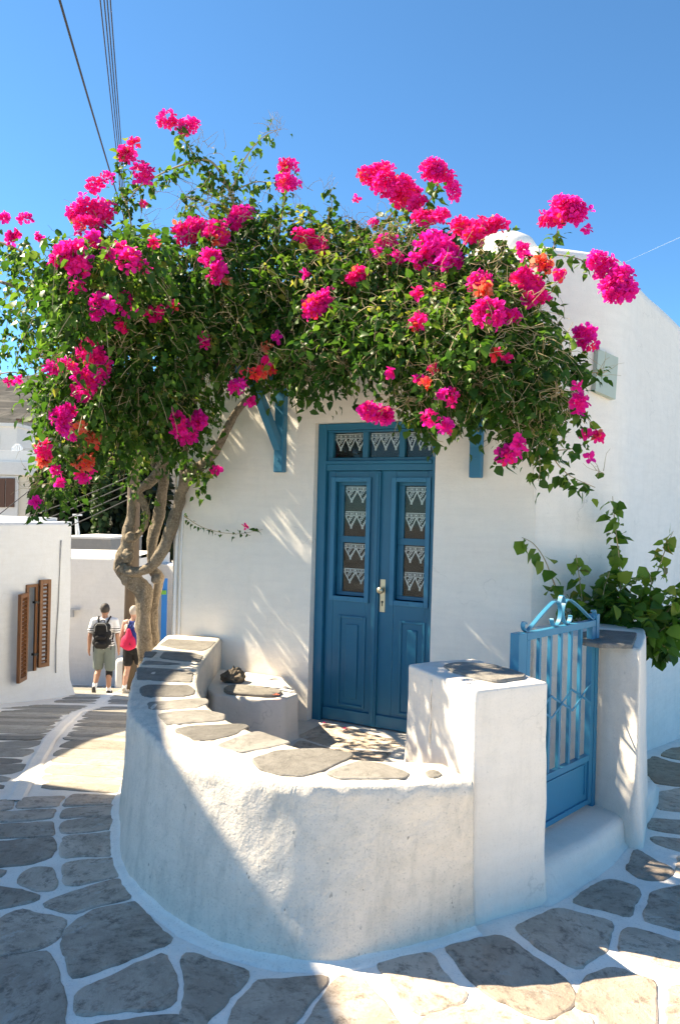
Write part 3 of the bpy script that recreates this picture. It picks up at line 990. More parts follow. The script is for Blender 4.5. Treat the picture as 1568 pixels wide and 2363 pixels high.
# ------------------------------------------------------------------ the door: local box (a across, d depth behind the facade, z up)
def dbox(mb, a0, a1, d0, d1, z0, z1):
    o_ = fp3(a0, z0, d1)
    return mb.box(o_, U * (a1 - a0), NF * (d1 - d0), Vector((0, 0, z1 - z0)))
DF = 0.075           # frame front depth
mb = MB()
dbox(mb, DL + 0.002, 0.0, DF, 0.20, DB, DT - 0.003)
dbox(mb, 0.872, DR - 0.002, DF, 0.20, DB, DT - 0.003)
dbox(mb, 0.0005, 0.8715, DF, 0.20, 2.362, DT - 0.003)
frame = mb.build('door_frame', M_blue, house, bevel=0.006)
mb = MB()
dbox(mb, 0.001, 0.871, 0.085, 0.18, 2.05, 2.10)
dbox(mb, 0.001, 0.871, 0.068, 0.17, 2.10, 2.125)
mb.build('transom_bar', M_blue, frame, bevel=0.005)
# transom window with three panes and its lace
mb = MB()
panes = [(0.045, 0.300), (0.345, 0.600), (0.645, 0.860)]
dbox(mb, 0.001, 0.871, 0.10, 0.15, 2.126, 2.150)
dbox(mb, 0.001, 0.871, 0.10, 0.15, 2.345, 2.361)
for a, b_ in ((0.001, 0.045), (0.300, 0.345), (0.600, 0.645), (0.860, 0.871)):
    dbox(mb, a, b_, 0.10, 0.15, 2.1505, 2.3445)
transom = mb.build('transom_window', M_blue, house, bevel=0.004)
def lace(name, a0, a1, z1, d, drop, teeth, parent, mat=M_lace):
    """a crocheted valance: netted band, then pointed teeth made of small knots"""
    mb = MB()
    drop *= rnd.uniform(0.92, 1.1)
    h = drop * rnd.uniform(0.26, 0.34)
    ph = rnd.uniform(0, 6)
    fold = lambda a_: d + 0.0035 * math.sin(a_ * 62 + ph) - 0.002
    def q(a_, z_, w_, t_):
        k_ = max(1, int(w_ / 0.012))
        for j_ in range(k_):
            b0, b1 = a_ + w_ * j_ / k_, a_ + w_ * (j_ + 1) / k_
            mb.add([fp3(b0, z_, fold(b0)), fp3(b1, z_, fold(b1)), fp3(b1, z_ + t_, fold(b1)), fp3(b0, z_ + t_, fold(b0))], [(0, 1, 2, 3)])
    W = a1 - a0
    q(a0, z1 - 0.006, W, 0.006)
    q(a0, z1 - h, W, 0.005)
    nb = max(8, teeth * 7)
    for k in range(nb):
        q(a0 + W * (k + 0.15) / nb, z1 - h + 0.006, W / nb * 0.42, h - 0.014)
    for k in range(teeth * 2 + 1):
        aa = a0 + W * k / (teeth * 2) - 0.006
        q(max(a0, aa), z1 - h * 0.68, 0.012, 0.012)
    tw = W / teeth
    for t in range(teeth):
        c = a0 + tw * (t + 0.5)
        rowsn = 7
        for r in range(rowsn):
            zz = z1 - h - (drop - h) * (r + 1) / rowsn
            half = tw * 0.5 * (1 - r / rowsn)
            hh = (drop - h) / rowsn
            # edge cords
            for sgn in (-1, 1):
                x0 = c + sgn * half; x1 = c + sgn * tw * 0.5 * (1 - (r + 1) / rowsn)
                e = 0.005
                mb.add([fp3(x0 - e, zz + hh, d - 0.0005), fp3(x0 + e, zz + hh, d - 0.0005), fp3(x1 + e, zz, d - 0.0005), fp3(x1 - e, zz, d - 0.0005)], [(3, 2, 1, 0)])
            k = max(1, int(half * 2 / 0.016))
            for j in range(k):
                if (j + r) % 3 == 1 and r < 5: continue
                ww = half * 2 / k
                q(c - half + ww * j + ww * 0.12, zz + hh * 0.14, ww * 0.76, hh * 0.72)
        q(c - 0.008, z1 - drop - 0.010, 0.016, 0.014)
    o = mb.build(name, mat, parent)
    return o
for k, (a, b_) in enumerate(panes):
    mb = MB(); dbox(mb, a, b_, 0.130, 0.134, 2.150, 2.345); mb.build('pane', M_glass, transom)
    lace('lace_curtain', a + 0.004, b_ - 0.004, 2.338, 0.146, 0.125, 3, transom)
    mb = MB(); mb.add([fp3(a, 2.15, 0.152), fp3(b_, 2.15, 0.152), fp3(b_, 2.345, 0.152), fp3(a, 2.345, 0.152)], [(0, 1, 2, 3)]); mb.build('net_curtain', M_veil, transom)
def leaf_door(a0, a1, g0, g1, right):
    """one door leaf: stiles, rails, glazed upper light behind a proud frame, raised lower panel"""
    d0, d1 = 0.115, 0.160
    zt = 2.048
    mb = MB()
    dbox(mb, a0, g0 + 0.03, d0, d1, DB + 0.012, zt); dbox(mb, g1 - 0.03, a1, d0, d1, DB + 0.012, zt)
    dbox(mb, g0 + 0.0305, g1 - 0.0305, d0 + 0.001, d1 - 0.001, 1.968, zt - 0.001); dbox(mb, g0 + 0.0305, g1 - 0.0305, d0 + 0.001, d1 - 0.001, DB + 0.013, 1.075)
    L = mb.build('door_leaf', M_blue, house, bevel=0.003)
    mb = MB()      # proud frame round the light
    f = 0.036
    dbox(mb, g0, g0 + f, 0.094, 0.1145, 1.045, 2.0); dbox(mb, g1 - f, g1, 0.094, 0.1145, 1.045, 2.0)
    dbox(mb, g0 + f + 0.0005, g1 - f - 0.0005, 0.095, 0.1145, 1.964, 1.999); dbox(mb, g0 + f + 0.0005, g1 - f - 0.0005, 0.095, 0.1145, 1.046, 1.082)
    mb.build('glazing_frame', M_gate, L, bevel=0.003)
    for z in (1.982, 1.064):
        mb = MB(); mb.tube([fp3((g0 + g1) / 2, z, 0.0945), fp3((g0 + g1) / 2, z, 0.0915)], 0.007, 10); mb.build('screw', M_blue, L, smooth=False)
    # inner window sash with two lights
    i0, i1 = g0 + f + 0.045, g1 - f - 0.02
    mb = MB()
    for (z0, z1) in ((1.940, 1.967), (1.495, 1.545), (1.083, 1.112)):
        dbox(mb, g0 + f - 0.004, g1 - f + 0.004, 0.158, 0.185, z0, z1)
    for (z0, z1) in ((1.1125, 1.4945), (1.5455, 1.9395)):
        dbox(mb, g0 + f - 0.004, i0, 0.158, 0.185, z0, z1)
        dbox(mb, i1, g1 - f + 0.004, 0.158, 0.185, z0, z1)
    mb.build('sash', M_blue, L, bevel=0.003)
    for (z0, z1) in ((1.11, 1.497), (1.543, 1.942)):
        mb = MB(); dbox(mb, i0 - 0.002, i1 + 0.002, 0.170, 0.174, z0, z1); mb.build('pane', M_glass, L)
        lace('lace_curtain', i0 + 0.003, i1 - 0.003, z1 - 0.012, 0.192, 0.115, 2, L)
        lace('lace_curtain', i0 + 0.003, i1 - 0.003, z1 - 0.205, 0.192, 0.115, 2, L)
        mb = MB(); mb.add([fp3(i0, z0, 0.2), fp3(i1, z0, 0.2), fp3(i1, z1, 0.2), fp3(i0, z1, 0.2)], [(0, 1, 2, 3)]); mb.build('net_curtain', M_veil, L)
    # lower raised-and-fielded panel
    p0_, p1_ = g0 + 0.085, g1 - 0.02
    zb, ztp = 0.235, 0.935
    mb = MB()
    m_ = 0.02
    for (a, b_, z0, z1) in ((p0_, p0_ + m_, zb, ztp), (p1_ - m_, p1_, zb, ztp), (p0_ + m_ + 0.0003, p1_ - m_ - 0.0003, ztp - m_, ztp), (p0_ + m_ + 0.0003, p1_ - m_ - 0.0003, zb, zb + m_)):
        dbox(mb, a, b_, 0.104, 0.1148, z0, z1)
    dbox(mb, p0_ + 0.065, p1_ - 0.065, 0.1035, 0.1146, zb + 0.065, ztp - 0.065)
    mb.build('lower_panel', M_blue, L, bevel=0.005)
    mb = MB(); dbox(mb, a0 + 0.004, a1 - 0.004, 0.099, 0.1146, DB + 0.016, DB + 0.11); mb.build('kick_rail', M_blue, L, bevel=0.004)
    return L
leaf_l = leaf_door(0.003, 0.432, 0.040, 0.378, False)
leaf_r = leaf_door(0.444, 0.869, 0.548, 0.858, True)
mb = MB()
dbox(mb, 0.412, 0.462, 0.085, 0.1145, DB + 0.02, 2.045)
dbox(mb, 0.424, 0.450, 0.076, 0.0845, DB + 0.05, 2.03)
mb.build('astragal', M_blue, leaf_l, bevel=0.004)
# brass plate, knob and keyhole on the right leaf
mb = MB(); dbox(mb, 0.468, 0.512, 0.1095, 0.1145, 0.985, 1.232)
plate = mb.build('lock_plate', M_brass, leaf_r, bevel=0.002)
mb = MB()
kc = fp3(0.490, 1.152, 0.109)
prof = [(0.012, 0.0), (0.012, 0.022), (0.020, 0.030), (0.026, 0.040), (0.026, 0.050), (0.018, 0.060), (0.004, 0.064)]
mb.tube([kc + NF * h for r, h in prof], [r for r, h in prof], 16)
mb.build('door_knob', M_brass, leaf_r, smooth=True)
mb = MB(); mb.tube([fp3(0.490, 1.062, 0.1094), fp3(0.490, 1.062, 0.1080)], 0.009, 12); dbox(mb, 0.4865, 0.4935, 0.1080, 0.1094, 1.030, 1.060); mb.build('keyhole', M_black, leaf_r)
# white threshold
mb = MB(); dbox(mb, DL - 0.06, DR + 0.05, -0.16, 0.20, 0.02, DB + 0.004)
mb.build('threshold', M_pillar, house, bevel=0.012)
# dark room behind the door
mb = MB()
o_ = fp3(DL - 0.2, 0.1, 1.6)
mb.box(o_, U * 1.5, NF * 1.36, Vector((0, 0, 2.6)))
mb.f = [f for k, f in enumerate(mb.f) if k != 4]
room = mb.build('dark_hallway', M_dark, house)

# ------------------------------------------------------------------ pergola brackets
pergola = thing('pergola', fp3(0.45, 2.6, -0.3), 'blue wooden wall brackets carrying rough poles above the door', 'pergola')
for a in (-0.352, 1.232):
    mb = MB()
    dbox(mb, a - 0.042, a + 0.042, -0.065, -0.0, 2.03 if a < 0 else 1.99, 2.78)
    up_ = mb.build('bracket_post', M_brkt, pergola, bevel=0.010, seg=3)
    mb = MB()
    p, q = fp3(a - 0.03, 2.22, -0.055), fp3(a - 0.03, 2.72, -0.46)
    side = U * 0.06
    d = (q - p).normalized(); nn = d.cross(U).normalized() * 0.07
    mb.box(p - nn * 0.5, side, q - p, nn)
    mb.build('bracket_brace', M_brkt, pergola, bevel=0.006)
    mb = MB(); dbox(mb, a - 0.033, a + 0.033, -0.62, -0.066, 2.70, 2.775); mb.build('bracket_arm', M_brkt, pergola, bevel=0.006)
    mb = MB(); mb.tube([fp3(a, 2.13, -0.065), fp3(a, 2.13, -0.072)], 0.011, 10); mb.build('bolt_head', M_brkt, up_)
for d_, z in ((-0.16, 2.80), (-0.38, 2.81), (-0.57, 2.80)):
    mb = MB()
    mb.tube([fp3(a, z + 0.01 * math.sin(a * 3 + d_ * 9), d_ + 0.012 * math.sin(a * 2.1)) for a in np.linspace(-0.75, 1.6, 16)], 0.026, 8, wob=0.25)
    mb.build('cross_pole', M_pole, pergola, smooth=True)

# ------------------------------------------------------------------ built-in bench beside the door
bench = thing('masonry_bench', (-0.6, 5.6, 0.1), 'low whitewashed masonry bench with slab seat left of the blue door', 'bench')
bq = [onz(492, 1602, 0.42), onz(600, 1614, 0.42), onz(655, 1612, 0.42), onz(688, 1600, 0.42), fp3(-0.30, 0, -0.01), fp3(-1.0, 0, -0.01), Vector((-0.98, 5.5, 0))]
masonry('bench_body', bq, 0.06, 0.42, M_pillar, bench, flare=0.02, amp=0.008, rad=0.016, nside=8, seed=12)
w = [onz(x, y, 0.43) for x, y in [(518, 1590), (535, 1583), (590, 1586), (645, 1594), (650, 1600), (630, 1607), (560, 1603), (525, 1599)]]
slab('seat_slab', [(p.x, p.y) for p in w], lambda x, y: 0.432, M_cope, bench, proud=0.012, step=0.05, jit=0.006, seed=2)
rock = MB()
bm = bmesh.new(); bmesh.ops.create_icosphere(bm, subdivisions=4, radius=1.0)
rc = onz(538, 1578, 0.43)
for v in bm.verts:
    d = 1 + 0.30 * noise.noise(v.co * 1.7) + 0.22 * noise.noise(v.co * 4.1 + Vector((3, 1, 2))) + 0.10 * noise.noise(v.co * 11)
    c = v.co * d
    pe = 1.0 - 0.45 * max(0, c.z)
    v.co = Vector((rc.x + c.x * 0.095 * pe, rc.y + 0.06 + c.y * 0.07 * pe, 0.475 + c.z * 0.065))
me = bpy.data.meshes.new('rock'); bm.to_mesh(me); bm.free(); me.materials.append(stone_mat('rock_brown', (0.10, 0.075, 0.05), (0.20, 0.16, 0.11), (0.05, 0.04, 0.03), 0.1))
props(link('rock', me), 'rough brown rock resting on the bench in the corner of the patio', 'rock')

# ------------------------------------------------------------------ the blue iron gate
GA, GB = Vector((0.885, 3.565, 0)), Vector((1.432, 4.118, 0))
gz0, gz1 = 0.165, 1.175
gate = thing('metal_gate', (1.43, 4.118, 0.15), 'light blue iron garden gate with scroll top and solid lower panel', 'gate')
gd = (GB - GA); GW = gd.length; gd.normalize(); gn = Vector((gd.y, -gd.x, 0))     # faces the camera side
def gbox(mb, s0, s1, d0, d1, z0, z1):
    o_ = GA + gd * s0 + gn * d0; o_.z = z0
    return mb.box(o_, gd * (s1 - s0), gn * (d1 - d0), Vector((0, 0, z1 - z0)))
mb = MB(); gbox(mb, 0.028, 0.062, -0.017, 0.017, gz0 + 0.0, gz1 - 0.036)
gbox(mb, GW - 0.066, GW - 0.028, -0.017, 0.017, gz0, gz1 - 0.036)
gbox(mb, 0.028, GW - 0.028, -0.0175, 0.0175, gz1 - 0.0355, gz1)
gbox(mb, 0.0625, GW - 0.0665, -0.016, 0.016, 0.405, 0.437)
gbox(mb, 0.0625, GW - 0.0665, -0.016, 0.016, gz0 + 0.0005, gz0 + 0.028)
mb.build('gate_frame', M_gate, gate, bevel=0.002)
mb = MB(); gbox(mb, -0.05, 0.022, -0.03, 0.02, gz0 - 0.03, gz1 + 0.003); mb.build('latch_post', M_gate, gate, bevel=0.003)
mb = MB(); gbox(mb, GW - 0.022, GW + 0.012, -0.03, 0.02, gz0 - 0.03, gz1 + 0.03); mb.build('hinge_post', M_gate, gate, bevel=0.003)
mb = MB(); gbox(mb, 0.0628, GW - 0.0668, -0.004, 0.004, gz0 + 0.0285, 0.4045)
mb.build('lower_panel', M_gate, gate)
mb = MB(); gbox(mb, GW - 0.10, GW - 0.092, 0.0042, 0.012, gz0 + 0.06, 0.39); gbox(mb, 0.07, GW - 0.10, 0.0042, 0.010, 0.385, 0.393); mb.build('panel_bead', M_gate, gate)
nb = 5
for k in range(nb):
    s = 0.062 + (GW - 0.128) * (k + 1) / (nb + 1)
    mb = MB(); gbox(mb, s - 0.0095, s + 0.0095, -0.0095, 0.0095, 0.4372, gz1 - 0.0357)
    mb.build('bar', M_gate, gate, bevel=0.0015)
    # crossed flat strips joining neighbouring bars
bx = [0.062 + (GW - 0.128) * k / (nb + 1) for k in range(nb + 2)]
zc = 0.775
for k in range(0, nb + 1):
    sgn = 1 if k % 2 == 0 else -1
    for q_, dd in ((1, 0.0135), (-1, 0.0185)):
        mb = MB()
        s0, s1 = bx[k], bx[k + 1]
        h = 0.055
        off = 0 if q_ == 1 else 0
        za, zb_ = (zc + h * q_ * sgn, zc) if True else (0, 0)
        if k % 2 == 1: za, zb_ = zc, zc + h * q_
        else: za, zb_ = zc + h * q_, zc
        p = GA + gd * s0 + gn * dd; p.z = za
        r = GA + gd * s1 + gn * dd; r.z = zb_
        mb.box(p + Vector((0, 0, -0.006)), r - p, gn * 0.004, Vector((0, 0, 0.012)))
        mb.build('cross_strip', M_gate, gate)
def flatbar(pts, w=0.022, t=0.007):
    """flat iron strip bent along points (s, z) in the plane of the gate"""
    mb = MB()
    P = [np.array(p) for p in spline(pts, 6)]
    n_ = len(P)
    vs = []
    for i in range(n_):
        tg = P[min(i + 1, n_ - 1)] - P[max(i - 1, 0)]
        L = np.linalg.norm(tg); tg = tg / (L if L else 1)
        nm = np.array([-tg[1], tg[0]])
        for dn, dd in ((-t / 2, -w / 2), (t / 2, -w / 2), (t / 2, w / 2), (-t / 2, w / 2)):
            q = GA + gd * (P[i][0] + nm[0] * dn) + gn * dd; q.z = P[i][1] + nm[1] * dn
            vs.append(q)
    fs = [(0, 1, 2, 3), tuple(4 * (n_ - 1) + k for k in (3, 2, 1, 0))]
    for i in range(n_ - 1):
        for k in range(4):
            a, b_ = 4 * i + k, 4 * i + (k + 1) % 4
            fs.append((a, a + 4, b_ + 4, b_))
    mb.add(vs, fs)
    return mb.build('scroll', M_gate, gate, fixn=True)
mid = GW * 0.5
for sg in (-1, 1):
    e = mid + sg * (GW * 0.5 - 0.055)
    f = lambda s, z: (mid + sg * s, gz1 + z)
    half = GW * 0.5 - 0.055
    flatbar([f(half + 0.018, 0.045), f(half + 0.035, 0.05), f(half + 0.04, 0.028), f(half + 0.02, 0.008), f(half - 0.01, 0.012), f(half * 0.62, 0.075), f(half * 0.32, 0.122), f(half * 0.20, 0.130), f(half * 0.09, 0.118), f(0.012, 0.075), f(0.022, 0.032), f(0.05, 0.008), f(0.082, 0.012), f(0.098, 0.036), f(0.095, 0.045)])
flatbar([(mid - 0.026, gz1 + 0.118), (mid - 0.012, gz1 + 0.148), (mid, gz1 + 0.155), (mid + 0.012, gz1 + 0.148), (mid + 0.026, gz1 + 0.118)])
# ------------------------------------------------------------------ across the lane: white house with brown shutters (left)
hc = at(157, 1590, 11.0); hd = Vector((0.42, 0.907, 0)).normalized(); hn = Vector((hd.y, -hd.x, 0))
lh = thing('shuttered_house', (hc.x - 1.5, hc.y - 1, -1.0), 'low white house with brown louvred shutters at the left of the lane', 'house')
def hp(s, z, out=0.0):
    """s metres back towards the camera from the far corner"""
    q = Vector((hc.x, hc.y, 0)) - hd * s + hn * out
    return Vector((q.x, q.y, z))
HTOP = 1.47
ws0, ws1, wz0, wz1 = 0.66, 0.80, -0.62, 0.56       # window opening
mb = MB()
ss = sorted(set([0, ws0, ws1] + list(np.linspace(0, 1.5, 20)) + list(np.linspace(1.5, 5.2, 16))))
zz = sorted(set([wz0, wz1] + list(np.linspace(-1.6, HTOP - 0.05, 26))))
def lw(s, z):
    p = hp(s, z)
    fl = max(0, (-0.55 - z)) * 0.08 * (1 if z < -0.55 else 0) + max(0, -0.86 - z) * 0.5
    return p + hn * (wallnoise(p, 0.012, 3) + fl)
mb.grid(lw, ss, zz, keep=lambda s, z: not (ws0 < s < ws1 and wz0 < z < wz1))
mb.grid(lambda s, k: lw(s, HTOP - 0.05) + Vector((0, 0, [0, 0.035, 0.05, 0.05][int(k)])) - hn * [0, 0.01, 0.05, 0.28][int(k)], ss, [0, 1, 2, 3])
# far end wall, recess, flat roof inside the parapet
e0, e1 = hp(0, 0), hp(0, 0, -3.5)
mb.add([(e0.x, e0.y, -2.2), (e0.x, e0.y, HTOP), (e1.x, e1.y, HTOP), (e1.x, e1.y, -2.2)], [(0, 1, 2, 3)])
for a, b_ in ((ws0, ws0), (ws1, ws1)):
    mb.add([hp(a, wz0), hp(a, wz1), hp(a, wz1, -0.18), hp(a, wz0, -0.18)], [(0, 1, 2, 3)])
mb.add([hp(ws0, wz0), hp(ws1, wz0), hp(ws1, wz0, -0.18), hp(ws0, wz0, -0.18)], [(0, 1, 2, 3)])
mb.add([hp(ws0, wz1), hp(ws1, wz1), hp(ws1, wz1, -0.18), hp(ws0, wz1, -0.18)], [(0, 1, 2, 3)])
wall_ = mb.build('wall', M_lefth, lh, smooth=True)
mb = MB()
mb.box(hp(0.02, HTOP - 0.12, -3.5), -hd * 5.2, hn * 3.3, Vector((0, 0, 0.06)))
mb.box(hp(0.0, HTOP - 0.3, -3.5), -hd * 5.2, hn * 0.22, Vector((0, 0, 0.36)))
mb.box(hp(0.0, HTOP - 0.3, -3.27), -hd * 0.22, hn * 2.98, Vector((0, 0, 0.352)))
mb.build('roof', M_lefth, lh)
mb = MB(); mb.add([hp(ws0, wz0, -0.12), hp(ws1, wz0, -0.12), hp(ws1, wz1, -0.12), hp(ws0, wz1, -0.12)], [(0, 1, 2, 3)])
win = mb.build('window_pane', M_glass, lh)
mb = MB(); mb.add([hp(ws0, wz0, -0.17), hp(ws1, wz0, -0.17), hp(ws1, wz1, -0.17), hp(ws0, wz1, -0.17)], [(0, 1, 2, 3)]); mb.build('dark_room_sheet', M_dark, lh)  # near-black sheet stands in for the unlit room behind the pane
mb = MB()
for (a, b_) in ((ws0 - 0.03, ws0 + 0.012), (ws1 - 0.012, ws1 + 0.03)):
    mb.box(hp(a, wz0, 0.003), -hd * (b_ - a), hn * 0.03, Vector((0, 0, wz1 - wz0)))
mb.box(hp(ws0 - 0.03, wz1 + 0.001, 0.003), -hd * (ws1 - ws0 + 0.06), hn * 0.035, Vector((0, 0, 0.04)))
mb.build('window_frame', M_shut, lh, bevel=0.003)
def shutter(s, ang, w, z0, z1, sgn):
    """hinged at s, swung out by ang from the wall"""
    hinge = hp(s, z0, 0.05)
    dirv = (-hd * sgn) * math.cos(ang) + hn * math.sin(ang)
    nrm = Vector((dirv.y, -dirv.x, 0))
    T = 0.045
    mb = MB()
    f = 0.045
    Z = Vector((0, 0, 1))
    H = z1 - z0
    b0 = hinge - nrm * T / 2
    for (a, b_, c, d_) in ((0, f, 0, H), (w - f, w, 0, H), (f, w - f, 0, f * 1.3), (f, w - f, H - f * 1.3, H)):
        mb.box(b0 + dirv * a + Z * c, dirv * (b_ - a), nrm * T, Z * (d_ - c))
    sh = mb.build('shutter', M_shut, lh, bevel=0.003)
    n_ = 20
    sm = None
    for k in range(n_):
        zc_ = f * 1.3 + (H - 2.6 * f) * (k + 0.5) / n_
        mat = Matrix.Translation(hinge + dirv * (w / 2) + Z * zc_) @ Matrix((dirv, nrm, Z)).transposed().to_4x4() @ Matrix.Rotation(math.radians(38), 4, 'X')
        if sm is None:
            m2 = MB(); m2.box((-(w / 2 - f), -0.022, -0.004), (w - 2 * f, 0, 0), (0, 0.044, 0), (0, 0, 0.008)); sm = m2.mesh('slat', M_shut)
        sl = link('slat', sm, sh, mat)
    return sh
shutter(0.625, math.radians(10), 0.17, -0.58, 0.655, -1)
shutter(0.835, math.radians(26), 0.26, -0.70, 0.50, 1)
for z in (0.33, -0.40):
    mb = MB(); mb.box(hp(0.70, z, 0.0), hd * 0.09, hn * 0.06, Vector((0, 0, 0.03))); mb.build('shutter_catch', M_black, lh)
mb = MB()
mb.tube([lw(0.20, 1.2) + hn * 0.012, lw(0.215, 0.9) + hn * 0.012, lw(0.24, 0.2) + hn * 0.012, lw(0.265, -0.25) + hn * 0.012, lw(0.27, -0.72) + hn * 0.014], 0.009, 6)
mb.build('wall_cable', M_greyp, lh, smooth=True)

# ------------------------------------------------------------------ far end of the lane
fw = thing('lane_end_wall', (-5.6, 17.2, -2.5), 'cream white wall closing the far end of the lane behind the walkers', 'wall')
mb = MB()
def fwp(x, z): 
    p = Vector((x, 17.0 + (x + 6) * 0.06, z)); return p + Vector((0, wallnoise(p, 0.02, 9), 0))
mb.grid(fwp, list(np.linspace(-9.5, -4.78, 18)), list(np.linspace(-3.2, 0.46, 14)))
mb.grid(lambda x, k: fwp(x, 0.46) + Vector((0, [0, 0.03, 0.1, 2.6][int(k)], [0, 0.04, 0.06, 0.07][int(k)])), list(np.linspace(-9.5, -4.78, 18)), [0, 1, 2, 3])
mb.add([fwp(-4.78, -3.2), fwp(-4.78, 0.46), fwp(-4.78, 0.46) + Vector((0.3, 2.6, 0.05)), fwp(-4.78, -3.2) + Vector((0.3, 2.6, 0))], [(3, 2, 1, 0)])
mb.build('wall_body', M_cream if False else M_far, fw, smooth=False)
mb = MB()
p = at(166, 1420, 16.9)
p = at(163, 1408, 16.9)
mb.box((p.x, p.y, p.z), (0.20, 0, 0), (0, 0.06, 0), (0, 0, 0.03)); mb.box((p.x, p.y, p.z - 0.16), (0.05, 0, 0), (0, 0.1, 0), (0, 0, 0.16))
mb.build('wall_bracket', M_greyp, fw)
# second wall beyond the gap, behind the trunk and beside the house
sw = thing('side_lane_wall', (-4.4, 19.5, -2.5), 'narrow white wall seen between the utility pole and the house corner', 'wall')
mb = MB()
a, b_ = at(300, 1300, 19.5), at(420, 1305, 18.5)
mb.box((a.x, a.y, -3.4), (b_.x - a.x, b_.y - a.y, 0), (0.1, 0.6, 0), (0, 0, b_.z + 3.4)); mb.build('wall_body', M_far, sw, bevel=0.03)
door = thing('painted_board', at(378, 1440, 18.0), 'bright blue and green painted board behind the twisted trunks', 'board')
p0_, p1_ = at(371, 1450, 18.2), at(386, 1335, 18.2)
mb = MB(); mb.box((p0_.x, p0_.y, p0_.z - 0.4), (p1_.x - p0_.x, 0, 0), (0, 0.05, 0), (0, 0, p1_.z - p0_.z + 0.4)); mb.build('blue_panel', M_bluep, door)
mb = MB(); q = at(378, 1372, 18.1); mb.box((p0_.x, q.y, q.z), (p1_.x - p0_.x, 0, 0), (0, 0.05, 0), (0, 0, 0.10)); mb.build('green_stripe', M_green, door)
# low round-topped white bollard wall beside the walkers
bp_ = at(277, 1577, 16.2)
bol = thing('low_end_wall', (bp_.x, bp_.y, ground_z(0, 16.2)), 'low rounded white wall end beside the right-hand walker', 'wall')
masonry('wall_body', [(bp_.x - 0.10, bp_.y - 0.1), (bp_.x + 0.45, bp_.y - 0.1), (bp_.x + 0.45, bp_.y + 0.5), (bp_.x - 0.10, bp_.y + 0.5)], ground_z(0, 16.2) - 0.2, at(277, 1520, 16.2).z, M_far, bol, flare=0.03, rad=0.07, nside=4, nz_=8, seed=5)
# grey block and white roofs behind
gb = thing('grey_block', (-7, 21, -2), 'bare grey rendered wall block behind the lane end wall', 'wall')
a, b_ = at(160, 1300, 21), at(256, 1243, 21)
mb = MB(); mb.box((a.x - 0.3, a.y, -3), (b_.x - a.x + 0.3, 0, 0), (0.3, 2.2, 0), (0, 0, b_.z + 3)); mb.build('wall_body', M_grey, gb, bevel=0.03)
mb = MB(); mb.box((a.x - 0.3, a.y - 0.02, b_.z - 0.02), (b_.x - a.x + 0.31, 0, 0), (0.3, 2.25, 0), (0, 0, 0.06)); mb.build('coping', M_far, gb, bevel=0.012)
mb = MB(); p = at(178, 1245, 21.5); q = at(172, 1190, 21.5)
mb.tube([(p.x, p.y, p.z - 0.1), (p.x - 0.05, p.y, q.z)], 0.035, 8); mb.tube([(p.x + 0.10, p.y, p.z - 0.1), (p.x - 0.02, p.y, q.z - 0.03)], 0.025, 8); mb.box((p.x - 0.15, p.y, q.z), (0.25, 0, 0), (0, 0.1, 0), (0, 0, 0.05))
mb.build('vent_pipe', M_whitep, gb)

fh = thing('terrace_house', (-16, 37, -4), 'distant cream house with roof terrace and dark brown shutter at the left edge', 'house')
def fpx(x, y, Y=36.0): return at(x, y, Y)
mb = MB()
tl, br_ = fpx(-160, 1085), fpx(93, 1260)
mb.box((tl.x, 36, br_.z - 4), (br_.x - tl.x, 0, 0), (0, 6, 0), (0, 0, tl.z - br_.z + 4)); fw_ = mb.build('wall', M_cream, fh)
mb = MB()
t2 = fpx(93, 1068); t3 = fpx(93, 1098)
mb.box((tl.x, 35.75, t3.z), (br_.x - tl.x + 0.12, 0, 0), (0, 6.5, 0), (0, 0, t2.z - t3.z)); mb.build('cornice', M_far, fh, bevel=0.03)
mb = MB()
t4 = fpx(93, 1040)
mb.box((tl.x, 36.6, t2.z), (br_.x - tl.x, 0, 0), (0, 0.3, 0), (0, 0, t4.z - t2.z)); mb.box((br_.x - 0.3, 36.91, t2.z), (0.3, 0, 0), (0, 4, 0), (0, 0, t4.z - t2.z - 0.01)); mb.build('parapet', M_far, fh, bevel=0.03)
mb = MB()
a, b_ = fpx(-20, 1190), fpx(45, 1098)
mb.box((a.x, 35.88, a.z), (b_.x - a.x, 0, 0), (0, 0.118, 0), (0, 0, b_.z - a.z)); wf = mb.build('window_surround', M_far, fh)
a, b_ = fpx(-20, 1175), fpx(38, 1104)
for x0, x1 in ((-20, 16), (17, 38)):
    q0, q1 = fpx(x0, 1170), fpx(x1, 1104)
    mb = MB(); mb.box((q0.x, 35.80, q0.z), (q1.x - q0.x, 0, 0), (0, 0.077, 0), (0, 0, q1.z - q0.z)); mb.build('shutter', M_dwood, fh)
mb = MB(); a, b_ = fpx(84, 1200), fpx(96, 1068); mb.box((a.x, 35.7, -4), (b_.x - a.x, 0, 0), (0, 0.25, 0), (0, 0, b_.z + 4)); mb.build('corner_strip', M_far, fh)
